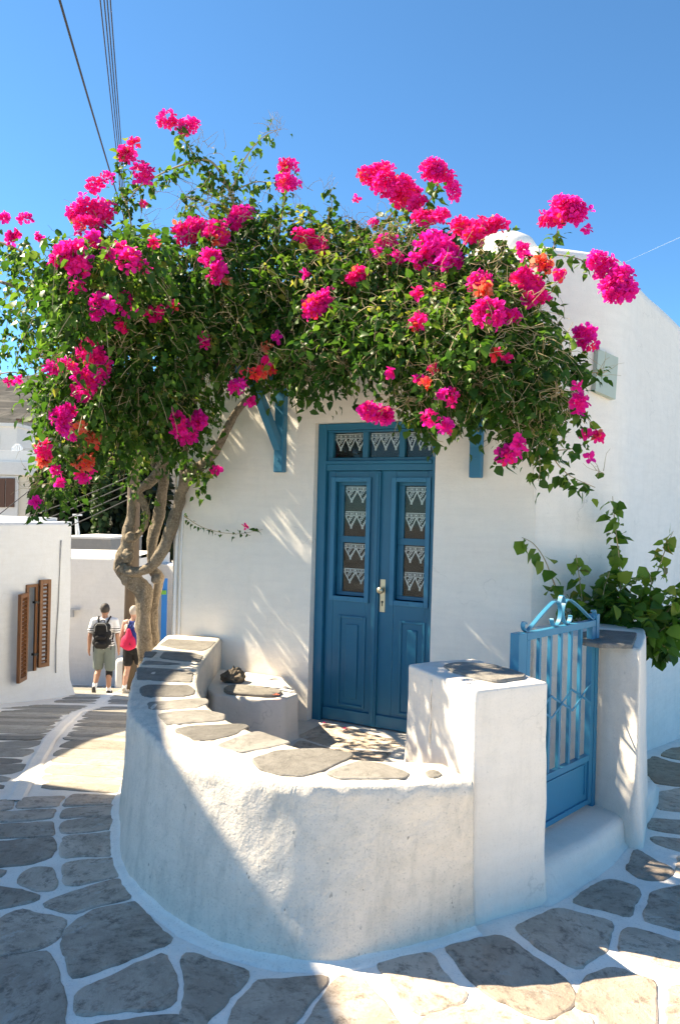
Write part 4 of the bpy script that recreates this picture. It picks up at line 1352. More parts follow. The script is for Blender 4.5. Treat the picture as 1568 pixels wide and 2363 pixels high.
# terrace furniture of the far house: white chair and chimney pots
mb = MB()
c = at(34, 1040, 37.6)
for dx in (-0.22, 0.22):
    for dy in (-0.2, 0.2): mb.box((c.x + dx, c.y + dy, t2.z), (0.05, 0, 0), (0, 0.05, 0), (0, 0, 0.45))
mb.box((c.x - 0.25, c.y - 0.22, t2.z + 0.45), (0.55, 0, 0), (0, 0.5, 0), (0, 0, 0.05)); 
mb.tube([(c.x - 0.22, c.y + 0.25, t2.z + 0.5), (c.x - 0.24, c.y + 0.28, t2.z + 0.85), (c.x - 0.1, c.y + 0.3, t2.z + 1.0), (c.x + 0.12, c.y + 0.3, t2.z + 1.0), (c.x + 0.26, c.y + 0.28, t2.z + 0.85), (c.x + 0.24, c.y + 0.25, t2.z + 0.5)], 0.04, 6)
for k in range(4): mb.box((c.x - 0.18 + 0.11 * k, c.y + 0.26, t2.z + 0.5), (0.06, 0, 0), (0, 0.03, 0), (0, 0, 0.47))
props(mb.build('garden_chair', M_whitep), 'white plastic chair on the roof terrace of the far house', 'chair')
mb = MB(); c = at(80, 1070, 36.9); t = at(80, 1028, 36.9); mb.tube([(c.x, 37.2, t2.z), (c.x, 37.2, t.z - 0.15), (c.x, 37.2, t.z - 0.1), (c.x, 37.2, t.z)], [0.16, 0.16, 0.2, 0.15], 12); mb.build('chimney_pot', M_far, fh)
# upper white houses beyond the terrace
for k, (x0, y0, x1, y1, Y, mat, lab, nm) in enumerate([(-60, 985, 40, 1045, 52, M_far, 'plain white house block behind the roof terrace at the left edge', 'hillside_house'), (40, 975, 110, 1045, 60, M_grey, 'grey white house with a dark eave behind the terrace chair', 'hillside_house')]):
    a, b_ = at(x0, y1, Y), at(x1, y0, Y)
    r_ = thing(nm, (a.x, Y, a.z - 3), lab, 'house', 'houses on the slope behind')
    mb = MB(); mb.box((a.x, Y, a.z - 8), (b_.x - a.x, 0, 0), (0, 5, 0), (0, 0, b_.z - a.z + 8)); mb.build('wall', mat, r_)
    mb = MB(); mb.box((a.x - 0.1, Y - 0.15, b_.z), (b_.x - a.x + 0.2, 0, 0), (0, 5.3, 0), (0, 0, 0.25)); mb.build('roof', M_far if k == 0 else M_dwood, r_)
    w0, w1 = at(x0 + 45, y0 + 40, Y), at(x0 + 60, y0 + 20, Y)
    mb = MB(); mb.box((w0.x, Y - 0.05, w0.z), (w1.x - w0.x, 0, 0), (0, 0.048, 0), (0, 0, w1.z - w0.z)); mb.build('window', M_dark, r_)

# terraced hill far behind
def hill_mat():
    m, nt, b = newmat('terraced_scrub')
    n1 = noise_node(nt, 0.02, 8, 0.7); n2 = noise_node(nt, 0.12, 6, 0.75, stretch=(0.35, 0.35, 3.0)); n3 = noise_node(nt, 0.22, 3, 0.6)
    c = mix(nt, ramp(nt, n2, [(0.42, bw(0)), (0.60, bw(1))]), (0.030, 0.030, 0.032), (0.075, 0.068, 0.062))
    c = mix(nt, ramp(nt, n1, [(0.45, bw(0)), (0.62, bw(1))]), c, (0.028, 0.03, 0.03))
    c = mix(nt, ramp(nt, n3, [(0.58, bw(0)), (0.66, bw(1))]), c, (0.012, 0.018, 0.013))
    nt.links.new(c, b.inputs['Base Color']); b.inputs['Roughness'].default_value = 0.95
    return m
mb = MB()
def hillpt(x, s):
    y = 230 + s * 520
    rz = 118 * (0.5 - 0.5 * math.cos(math.pi * min(1, s * 1.25))) * (1 + 0.18 * noise.noise(Vector((x * 0.004, s * 1.5, 0)))) * (0.78 + 0.22 * math.cos((x + 250) * 0.005))
    rz += 6 * noise.noise(Vector((x * 0.02, y * 0.02, 1)))
    st = 5.0
    k = rz / st
    fr_ = k - math.floor(k)
    rz = st * (math.floor(k) + min(1, fr_ * 2.6) * 1.0)
    return (x, y, -14 + rz)
mb.grid(hillpt, list(np.linspace(-700, 420, 120)), list(np.linspace(0, 1.3, 110)))
hill = mb.build('hill', hill_mat()); hill['kind'] = 'structure'; hill['label'] = 'dry terraced hillside far behind the village'

# buildings across the lane, outside the picture on the left, that shade the lane and the wall
nb_ = thing('tall_neighbour_house', (-7, 3.5, 0), 'white house across the lane, outside the picture, shading the curved wall', 'house')
XS = -5.0
mb = MB()
yA, yB = 5.78, 3.2
zA, zB = 4.86, 6.6
z_at = lambda yy: min(5.45, 5.04 + (5.15 - yy) * 0.36) if yy < 5.6 else 4.90
vs = []
yl = [yB, 3.5, 3.8, 4.0, 5.15, 5.6, yA]
for x in (XS, XS - 4.0):
    for yy in yl: vs.append((x, yy, -0.5))
    for yy in yl: vs.append((x, yy, z_at(yy)))
n_ = len(yl)
fs = []
for k in range(n_ - 1):
    fs.append((k, k + 1, n_ + k + 1, n_ + k)); fs.append((2 * n_ + k + 1, 2 * n_ + k, 3 * n_ + k, 3 * n_ + k + 1)); fs.append((n_ + k, n_ + k + 1, 3 * n_ + k + 1, 3 * n_ + k))
fs.append((n_ - 1, 3 * n_ - 1, 4 * n_ - 1, 2 * n_ - 1)); fs.append((0, n_, 3 * n_, 2 * n_))
mb.add(vs, fs)
mb.build('wall', M_house, nb_, fixn=True)
mb = MB(); mb.box((XS - 0.12, 5.785, 4.22), (0.12, 0, 0), (0, 1.0, 0), (0, 0, 0.66)); mb.build('shade_fin', M_far, nb_)  # unseen fin added to throw shade on the far coping stones
nc_ = thing('low_neighbour_house', (-7, 7.8, 0), 'low white house across the lane, outside the picture, next to the shuttered house', 'house')
mb = MB(); mb.box((XS - 4.0, 5.79, -1.5), (4.0, 0, 0), (0, 3.44, 0), (0, 0, 4.55)); mb.build('wall', M_far, nc_)

# ------------------------------------------------------------------ utility pole and cables
pb, pt = at(303, 1400, 15.5), at(303, 545, 15.5)
pole = thing('utility_pole', (pb.x, 15.5, ground_z(0, 15.5)), 'dark weathered wooden utility pole behind the twisted trunk', 'pole')
mb = MB(); mb.tube([(pb.x, 15.5, ground_z(0, 15.5) - 0.3), (pb.x, 15.5, 2.0), (pt.x + 0.1, 15.5, pt.z)], [0.15, 0.13, 0.09], 14, wob=0.08); mb.build('shaft', M_pole, pole, smooth=True)
mb = MB()
for k in range(5): mb.tube([(pt.x + 0.1, 15.38, pt.z - 0.25 - 0.22 * k), (pt.x + 0.1, 15.30, pt.z - 0.25 - 0.22 * k)], 0.04, 8)
mb.build('insulators', M_whitep, pole)
def cable(a, b_, sag, r, name, label, group):
    pts = []
    for k in range(25):
        t = k / 24
        p = Vector(a).lerp(Vector(b_), t); p.z -= sag * 4 * t * (1 - t); pts.append(p)
    mb = MB(); mb.tube(pts, r, 6)
    return props(mb.build(name, M_cable, smooth=True), label, 'cable', group)
cable(at(112, -90, 5.2), Vector((pt.x + 0.1, 15.3, pt.z - 0.25)), 0.05, 0.011, 'overhead_cable', 'thickest overhead cable, leftmost, crossing the blue sky', 'overhead cables')
for k, (x0, nm_) in enumerate(((222, 'second'), (232, 'third'), (240, 'fourth'), (248, 'rightmost'))):
    cable(at(x0, -90, 6.0), at(292 + 3 * k, 560 + 14 * k, 15.3), 0.03, 0.0065, 'overhead_cable', nm_ + ' of the overhead cables from the left, thin and nearly vertical against the sky', 'overhead cables')
for k in range(4):
    cable(at(303, 1098 + 17 * k, 15.4), at(-60, 1225 + 22 * k, 24), 0.12, 0.011, 'service_wire', ['topmost', 'second highest', 'third highest', 'lowest'][k] + ' grey service wire running left from the pole past the dark trees', 'service wires')
cable(at(0, 1186, 12), at(76, 1126, 13.2), 0.0, 0.008, 'service_wire', 'single wire rising in front of the far brown shutter', 'service wires')
# vapour trail high in the sky
a, b_ = at(1425, 612, 3000), at(1640, 515, 3000)
m_, nt, b__ = newmat('vapour'); b__.inputs['Base Color'].default_value = (0.85, 0.88, 0.9, 1); b__.inputs['Alpha'].default_value = 0.35
mb = MB(); mb.tube([a.lerp(b_, t) for t in np.linspace(0, 1, 12)], [0.3 + 0.9 * t for t in np.linspace(0, 1, 12)], 8)
props(mb.build('vapour_trail', m_, smooth=True), 'thin white aircraft vapour trail low in the sky at the right', 'vapour trail')
# ------------------------------------------------------------------ foliage helpers
LEAF_V = np.array([(0, 0, 0), (0, .5, .03), (0, 1, -.14), (-.37, .26, .10), (-.30, .62, .05), (.37, .26, .10), (.30, .62, .05)])
LEAF_F = np.array([(0, 1, 3), (1, 4, 3), (1, 2, 4), (0, 5, 1), (1, 5, 6), (1, 6, 2)])
def _bract():
    v, f = [], []
    for k in range(3):
        a = 2 * math.pi * k / 3
        ca, sa_ = math.cos(a), math.sin(a)
        b = len(v)
        for (x, y, z) in [(0, 0.04, 0), (-.42, .45, .34), (-.22, .86, .52), (0, 1.0, .40), (.22, .86, .52), (.42, .45, .34), (0, .5, .20)]:
            v.append((x * ca - y * sa_, x * sa_ + y * ca, z))
        f += [(b, b + 6, b + 1), (b + 1, b + 6, b + 2), (b + 2, b + 6, b + 3), (b + 3, b + 6, b + 4), (b + 4, b + 6, b + 5), (b + 5, b + 6, b)]
    return np.array(v), np.array(f)
BRACT_V, BRACT_F = _bract()
def frames(ydir, zdir):
    y = ydir / np.maximum(np.linalg.norm(ydir, axis=1, keepdims=True), 1e-9)
    z = zdir - y * np.sum(zdir * y, axis=1, keepdims=True)
    z /= np.maximum(np.linalg.norm(z, axis=1, keepdims=True), 1e-9)
    x = np.cross(y, z)
    return np.stack([x, y, z], axis=2)          # columns
def cloud_mesh(name, pos, rot, size, tone, mat, TV=LEAF_V, TF_=LEAF_F, widen=None):
    n, k = len(pos), len(TV)
    tv = np.repeat(TV[None], n, 0)
    if widen is not None:
        tv = tv * np.stack([widen, np.ones(n), rng.uniform(0.1, 3.2, n)], 1)[:, None, :]
        bend = rng.normal(0, 0.22, n)
        tv[:, :, 0] += bend[:, None] * tv[:, :, 1] ** 2
        tv[:, :, 2] += rng.normal(-0.08, 0.22, n)[:, None] * tv[:, :, 1] ** 2
    v = np.einsum('nij,nkj->nki', rot, tv) * size[:, None, None] + pos[:, None, :]
    f = (TF_[None] + (np.arange(n) * k)[:, None, None]).reshape(-1, 3)
    m = bpy.data.meshes.new(name)
    m.vertices.add(n * k); m.vertices.foreach_set('co', v.reshape(-1))
    m.loops.add(len(f) * 3); m.loops.foreach_set('vertex_index', f.reshape(-1).astype(np.int32))
    m.polygons.add(len(f)); m.polygons.foreach_set('loop_start', np.arange(0, len(f) * 3, 3, dtype=np.int32))
    try: m.polygons.foreach_set('loop_total', np.full(len(f), 3, dtype=np.int32))
    except Exception: pass
    m.materials.append(mat)
    m.update(calc_edges=True)
    at_ = m.attributes.new('tone', 'FLOAT', 'FACE')
    at_.data.foreach_set('value', np.repeat(tone, len(TF_)).astype(np.float32))
    m.validate()
    return m
def rand_unit(n):
    v = rng.normal(size=(n, 3)); return v / np.linalg.norm(v, axis=1, keepdims=True)
class Leaves:
    def __init__(s): s.p, s.y, s.z, s.s, s.t = [], [], [], [], []
    def add(s, p, y, z, size, tone): s.p.append(tuple(p)); s.y.append(tuple(y)); s.z.append(tuple(z)); s.s.append(size); s.t.append(tone)
    def arrays(s): return np.array(s.p), frames(np.array(s.y), np.array(s.z)), np.array(s.s), np.array(s.t)
SUNUP = -SUN_DIR
def leaf_on(L, p, size, tone, droop=0.5, out=None):
    y = Vector((rnd.gauss(0, 1), rnd.gauss(0, 1), rnd.gauss(-droop, 0.7)))
    if out is not None: y += out * 0.8
    z = Vector((rnd.gauss(0, 0.6), rnd.gauss(0, 0.6), rnd.gauss(0.8, 0.5))) + SUNUP * 0.35
    L.add(p, y, z, size, tone)
def vine(L, TW, path, r0, r1, per_m, size, spread=0.05, tone=(0.2, 0.9), droop=0.6, keepout=0.0):
    P = spline([tuple(at(x, y, Y)) for x, y, Y in path], 8)
    n = len(P)
    rad = [r0 + (r1 - r0) * i / (n - 1) for i in range(n)]
    TW.tube(P, rad, 6, wob=0.15)
    for i in range(n - 1):
        a, b_ = Vector(P[i]), Vector(P[i + 1])
        L_ = (b_ - a).length
        if i / n < keepout: continue
        k = L_ * per_m
        k = int(k) + (rnd.random() < k - int(k))
        for _ in range(k):
            p = a.lerp(b_, rnd.random())
            o_ = Vector((rnd.gauss(0, spread), rnd.gauss(0, spread), rnd.gauss(-spread * 0.4, spread)))
            leaf_on(L, p + o_ * 0.6, size * rnd.uniform(0.6, 1.2), rnd.uniform(*tone), droop, o_.normalized() if o_.length > 0 else None)

# ------------------------------------------------------------------ the bougainvillea
bougain = thing('bougainvillea', (-1.65, 6.5, -0.2), 'large flowering bougainvillea with twisted trunk and magenta blooms over the doorway', 'bougainvillea')
def trunk_tube(name, path, wob=0.22, n=18, seed=0.0):
    pts = [tuple(at(x, y, Y)) + (r * Y / FPX,) for x, y, Y, r in path]
    S = spline(pts, 7)
    mb = MB(); mb.tube([s[:3] for s in S], [s[3] for s in S], n, wob=wob, seed=seed, ridge=0.07)
    return mb.build(name, M_bark, bougain, smooth=True)
trunk_tube('trunk', [(342,1660,6.5,25),(339,1560,6.5,21),(336,1492,6.5,18),(331,1423,6.5,17),(331,1377,6.5,20),(320,1352,6.49,21),(304,1336,6.47,21),(288,1318,6.45,20),(280,1306,6.45,18),(288,1284,6.45,19),(295,1259,6.46,15),(297,1229,6.47,14),(300,1205,6.47,10),(305,1170,6.47,9)], seed=1)
trunk_tube('limb', [(284,1308,6.42,13),(300,1318,6.38,12),(324,1318,6.35,11.5),(351,1303,6.33,12),(376,1270,6.31,14),(392,1227,6.30,13.5),(408,1177,6.28,13),(417,1136,6.25,13),(433,1101,6.2,14),(457,1081,6.1,13),(488,1051,6.0,10.5),(510,1019,5.9,9.5),(529,980,5.8,9),(556,937,5.72,8.5),(600,905,5.6,8),(660,885,5.5,8),(720,875,5.4,7)], seed=2)
trunk_tube('limb', [(300,1215,6.46,11),(304,1186,6.46,9),(306,1152,6.46,9),(320,1131,6.45,11),(341,1116,6.43,11),(362,1095,6.42,11),(378,1057,6.4,10),(387,1030,6.35,10),(392,970,6.3,10),(420,860,6.2,9)], seed=3)
trunk_tube('limb', [(318,1138,6.48,9),(332,1160,6.50,8),(338,1185,6.52,8),(334,1212,6.53,7),(318,1235,6.52,7),(303,1250,6.50,7)], seed=4)
trunk_tube('trunk', [(360,1660,6.62,16),(357,1560,6.62,13),(354,1464,6.62,11),(356,1396,6.62,11),(365,1352,6.6,11),(365,1330,6.6,12),(352,1312,6.6,11),(351,1281,6.6,11),(352,1246,6.6,12),(367,1191,6.6,13),(371,1150,6.6,12),(380,1080,6.55,11),(372,1000,6.5,10),(330,900,6.3,9)], seed=5)
trunk_tube('limb', [(376,1120,6.58,8),(350,1060,6.5,8),(300,980,6.2,8),(240,880,5.8,7),(180,760,5.5,6),(110,690,5.4,5),(0,650,5.4,4)], seed=6)
trunk_tube('limb', [(420,1120,6.25,8),(430,1000,6.1,8),(470,850,5.9,8),(525,700,5.8,7),(560,600,5.7,7),(548,510,5.6,7)], seed=7)
for (x, y, r) in ((281, 1312, 13), (293, 1285, 15), (301, 1240, 12), (360, 1335, 11)):
    bmk = bmesh.new(); bmesh.ops.create_icosphere(bmk, subdivisions=3, radius=1.0)
    c = at(x, y, 6.40); rr = r * 6.4 / FPX
    for v in bmk.verts:
        q = v.co * (1 + 0.35 * noise.noise(v.co * 2.1 + Vector((x, y, 0))) + 0.18 * noise.noise(v.co * 5 + Vector((y, x, 0))))
        v.co = c + Vector((q.x, q.y * 0.9, q.z * 1.05)) * rr
    mk_ = bpy.data.meshes.new('burl'); bmk.to_mesh(mk_); bmk.free(); mk_.materials.append(M_bark)
    mk_.polygons.foreach_set('use_smooth', [True] * len(mk_.polygons))
    link('burl', mk_, bougain)

BL = Leaves()
TW = MB()
#        px    py    Y    rx   ry  depth weight
BLOBS = [(130, 585, 4.3, 100, 45, .3, .34), (250, 610, 4.35, 130, 80, .35, .75), (180, 680, 4.35, 120, 90, .35, .7), (330, 560, 4.5, 90, 50, .3, .6),
 (210, 900, 6.7, 90, 110, .45, .7), (260, 820, 6.9, 160, 150, .5, .75), (400, 780, 6.8, 150, 140, .5, .75), (300, 680, 6.6, 170, 100, .5, .7), (480, 700, 6.4, 150, 130, .4, .7), (330, 960, 6.7, 110, 90, .4, .7), (620, 700, 6.1, 150, 120, .4, .7), (750, 640, 5.9, 150, 100, .4, .7), (880, 620, 5.6, 120, 90, .4, .6),
 (30, 700, 5.5, 75, 110, .35, .34), (110, 620, 5.4, 105, 60, .35, .36), (60, 820, 5.6, 60, 60, .3, .26), (40, 590, 5.4, 60, 40, .25, .30), (110, 920, 5.5, 50, 60, .3, .32),
 (220, 700, 5.1, 130, 130, .5, 1), (190, 880, 5.0, 110, 150, .5, 1), (330, 640, 5.3, 150, 105, .55, 1), (330, 800, 5.1, 160, 160, .6, 1), (280, 950, 5.3, 130, 110, .5, 1),
 (170, 1040, 5.3, 75, 65, .35, 1), (130, 1120, 5.4, 55, 35, .2, .9), (400, 930, 5.5, 100, 110, .45, 1), (425, 1015, 5.9, 45, 45, .3, .5), (300, 1060, 5.9, 60, 40, .3, .5), (230, 560, 5.4, 60, 45, .3, .55),
 (480, 620, 5.5, 150, 110, .6, 1), (540, 770, 5.35, 150, 125, .55, 1), (520, 520, 5.6, 95, 70, .4, .8), (630, 540, 5.7, 140, 85, .5, .9), (690, 690, 5.3, 160, 140, .6, 1), (590, 835, 5.3, 100, 40, .4, .9),
 (730, 815, 4.95, 110, 62, .4, 1), (710, 870, 5.1, 60, 30, .3, .7), (780, 560, 5.5, 95, 75, .45, .9), (840, 640, 5.2, 140, 110, .55, 1), (850, 760, 4.9, 130, 100, .5, 1), (780, 850, 4.9, 45, 25, .2, .7), (960, 590, 5.0, 120, 80, .45, 1),
 (980, 760, 4.6, 160, 140, .5, 1), (1100, 620, 4.75, 100, 85, .4, 1), (1120, 790, 4.4, 150, 140, .5, 1), (1200, 700, 4.5, 70, 80, .35, .9), (1240, 830, 4.3, 90, 95, .4, 1), (1030, 885, 4.4, 100, 60, .35, .9),
 (1170, 890, 4.3, 100, 60, .35, 1), (1260, 930, 4.25, 65, 70, .3, .9), (960, 930, 4.5, 45, 45, .2, .8), (1050, 915, 4.4, 45, 30, .25, .7), (925, 560, 5.1, 55, 60, .3, .7), (1210, 1000, 4.3, 60, 45, .2, .6), (480, 470, 5.6, 70, 50, .3, .35)]
for (cx, cy, Y, rx, ry, dr, wgt) in BLOBS:
    nsp = int(rx * ry * wgt / 74.0)
    rx, ry = max(12, rx - 14), max(12, ry - 20)
    for _ in range(nsp):
        d = Vector((rnd.gauss(0, 1), rnd.gauss(0, 1), rnd.gauss(0, 1))).normalized()
        rr = rnd.random() ** 0.40
        rr *= 1 + 0.22 * noise.noise(Vector((d.x * 2 + cx, d.y * 2 + cy, d.z * 2)))
        c = at(cx + d.x * rx * rr, cy - d.z * ry * rr, Y + d.y * dr * rr)
        out = Vector((d.x, d.y, d.z))
        dirv = (out * 0.9 + Vector((rnd.gauss(0, .5), rnd.gauss(0, .5), rnd.gauss(-0.25, .6)))).normalized()
        L_ = rnd.uniform(0.08, 0.24)
        tone0 = min(1, max(0, rnd.gauss(0.42, 0.20) + 0.18 * d.z))  # leaves toward each clump's top get a lighter, sunlit-looking tone
        nl = rnd.randint(5, 10)
        pts = []
        for k in range(nl):
            t = (k + 0.5) / nl
            p = c + dirv * (L_ * t) + Vector((0, 0, -0.10 * t * t))
            pts.append(p)
            leaf_on(BL, p + Vector((rnd.gauss(0, .012), rnd.gauss(0, .012), rnd.gauss(0, .012))), 0.027 + 0.046 * rnd.random() ** 1.2, min(1, max(0, tone0 + rnd.gauss(0, .13))), 0.75, dirv)
        if rnd.random() < 0.30:
            TW.tube([c - dirv * 0.06] + pts[::3] + [pts[-1]], 0.0022, 4, caps=False)
# dry tangled twigs through the sunny side
for _ in range(1150):
    b_ = BLOBS[rnd.randrange(19, len(BLOBS))]
    cx, cy, Y, rx, ry, dr, wgt = b_
    a = rnd.uniform(0, 2 * math.pi); r = rnd.uniform(0.2, 1.0)
    p = at(cx + math.cos(a) * rx * r, cy - abs(math.sin(a)) * ry * r * 0.9, Y - dr * rnd.uniform(0.55, 1.05) * math.sqrt(max(0.05, 1 - r * r * 0.8)))
    pts = [p]
    d = Vector((rnd.gauss(0, 1), rnd.gauss(-0.4, 0.5), rnd.gauss(0, .7))).normalized()
    for k in range(5):
        d = (d + Vector((rnd.gauss(0, .5), rnd.gauss(0, .4), rnd.gauss(-.05, .45)))).normalized()
        pts.append(pts[-1] + d * rnd.uniform(0.025, 0.06))
    TW.tube(pts, [0.0022, 0.002, 0.0018, 0.0015, 0.0012, 0.001], 4, caps=False)
V = lambda *a, **k: vine(BL, TW, *a, **k)
V([(545,560,5.6),(545,500,5.6),(525,430,5.6),(485,372,5.6),(430,378,5.55),(370,402,5.5),(300,445,5.4),(235,480,5.35)], .013, .003, 120, .062, .07, keepout=.12)
V([(520,425,5.6),(470,385,5.6),(430,330,5.6),(408,285,5.6)], .008, .002, 120, .058, .05)
V([(535,445,5.6),(560,375,5.6),(600,322,5.6),(640,300,5.6)], .007, .002, 110, .055, .05)
V([(540,440,5.6),(590,420,5.6),(640,420,5.5),(668,380,5.5)], .006, .002, 90, .055, .05)
V([(310,560,5.3),(295,480,5.3),(275,420,5.3),(290,340,5.3)], .007, .002, 110, .055, .05)
V([(290,470,5.3),(330,420,5.3),(345,390,5.3)], .005, .002, 70, .05, .05)
V([(270,540,5.3),(215,500,5.3),(170,480,5.3)], .006, .002, 60, .05, .06)
V([(640,560,5.6),(655,470,5.6),(668,390,5.6)], .007, .002, 70, .055, .05)
V([(755,540,5.5),(765,480,5.5),(760,425,5.5)], .005, .0015, 110, .05, .035)
V([(865,560,5.2),(890,510,5.2),(925,470,5.2),(945,430,5.2)], .009, .003, 130, .062, .06)
V([(940,520,5.0),(985,470,5.0),(1010,430,5.0),(1000,400,5.0)], .006, .002, 130, .058, .05)
V([(1185,620,4.6),(1240,592,4.5),(1300,590,4.45),(1350,605,4.4),(1400,640,4.35)], .006, .002, 60, .058, .04)
V([(1270,595,4.5),(1282,545,4.5),(1290,505,4.5)], .004, .002, 70, .055, .03)
V([(1200,940,4.3),(1250,985,4.25),(1272,1050,4.25),(1310,1095,4.25),(1372,1125,4.25)], .006, .002, 120, .068, .05)
V([(1262,1040,4.25),(1320,1035,4.2),(1370,1012,4.2)], .004, .0015, 60, .055, .04)
V([(1240,1010,4.25),(1245,1080,4.25),(1240,1110,4.25)], .004, .002, 120, .072, .04)
V([(1280,870,4.25),(1340,862,4.2),(1400,858,4.2)], .005, .0012, 70, .055, .04)
V([(1290,780,4.4),(1330,800,4.35),(1365,790,4.3)], .004, .0012, 50, .05, .04)
V([(960,900,4.5),(970,960,4.45),(1000,1010,4.45),(1022,1020,4.45)], .004, .0015, 90, .07, .04)
V([(1000,950,4.4),(1030,965,4.4),(1060,985,4.4)], .004, .0015, 60, .07, .04)
V([(1160,930,4.3),(1165,990,4.3),(1180,1030,4.3)], .004, .0015, 120, .062, .04)
V([(690,870,5.1),(700,910,5.1),(705,945,5.1)], .003, .0015, 90, .068, .04)
V([(425,1190,6.1),(470,1218,6.0),(540,1232,5.95),(606,1222,5.9)], .004, .0012, 40, .042, .02, tone=(.1, .4))
V([(440,1060,6.0),(460,1110,5.95),(462,1140,5.95)], .004, .0015, 140, .065, .05)
V([(490,1040,5.9),(482,1080,5.85),(470,1110,5.85)], .003, .0015, 90, .06, .04)
V([(-40,545,5.4),(40,575,5.4),(120,620,5.4),(200,600,5.3)], .010, .004, 70, .055, .06)
V([(-30,870,5.5),(40,860,5.5),(90,900,5.5)], .006, .002, 60, .055, .06)
V([(100,1080,5.4),(85,1120,5.4),(82,1150,5.4)], .004, .0015, 110, .06, .04)
V([(300,900,5.6),(330,1000,5.9),(310,1150,6.3)], .006, .002, 60, .06, .05)
V([(335,1220,6.45),(340,1180,6.45),(350,1140,6.45)], .003, .0015, 60, .06, .04)
# bare dry sprays against the sky
for (x, y, Y) in [(445,340,5.6),(470,330,5.6),(500,345,5.6),(620,300,5.6),(640,295,5.6),(635,305,5.6),(410,480,5.5),(420,510,5.5),(330,510,5.3),(345,530,5.3),(690,480,5.6),(700,440,5.6),(580,420,5.6),(200,480,5.3),(790,510,5.4),(820,500,5.4),(760,430,5.5),(1390,860,4.2),(1380,1090,4.25),(1250,760,4.5),(360,440,5.4),(120,600,5.4)]:
    for _ in range(5):
        p = at(x + rnd.gauss(0, 10), y + rnd.gauss(0, 8), Y)
        d = Vector((rnd.gauss(0, .8), rnd.gauss(0, .4), rnd.gauss(.7, .5))).normalized()
        pts = [p]
        for k in range(4):
            d = (d + Vector((rnd.gauss(0, .35), rnd.gauss(0, .2), rnd.gauss(0, .3)))).normalized(); pts.append(pts[-1] + d * 0.035)
        TW.tube(pts, [.0022, .0018, .0014, .0011, .0009], 4, caps=False)
TW.build('twigs', M_twig, bougain, kind='stuff')
P_, R_, S_, T_ = BL.arrays()
# the largest leaves on the near side of the crown are pieces of their own
rel = P_ - np.array(EYE)
camr = np.array(CAMROT.transposed())
cc = rel @ camr.T
pxs = np.stack([784 + FPX * cc[:, 0] / -cc[:, 2], 1181.5 - FPX * cc[:, 1] / -cc[:, 2]], 1)
app = S_ / P_[:, 1]
order = np.argsort(P_[:, 1])
seen = {}
for i in order:
    key = (int(pxs[i, 0] // 14), int(pxs[i, 1] // 14))
    if key not in seen: seen[key] = i
front = sorted(seen.values(), key=lambda i: -app[i])
front = [i for i in front if 0 < pxs[i, 0] < 1568][:300]
mask = np.ones(len(P_), bool); mask[front] = False
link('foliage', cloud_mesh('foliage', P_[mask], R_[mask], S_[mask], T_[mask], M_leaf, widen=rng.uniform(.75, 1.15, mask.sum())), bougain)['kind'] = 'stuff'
leaf_meshes = []
for k in range(6):
    leaf_meshes.append(cloud_mesh('leaf', np.zeros((1, 3)), np.eye(3)[None], np.ones(1), np.array([0.12 + 0.14 * k]), M_leaf))
for i in front:
    M4 = Matrix([[*(R_[i][r] * S_[i]), P_[i][r]] for r in range(3)] + [[0, 0, 0, 1]])
    link('leaf', leaf_meshes[int(min(5, max(0, (T_[i] - 0.05) * 6.5)))], bougain, M4)

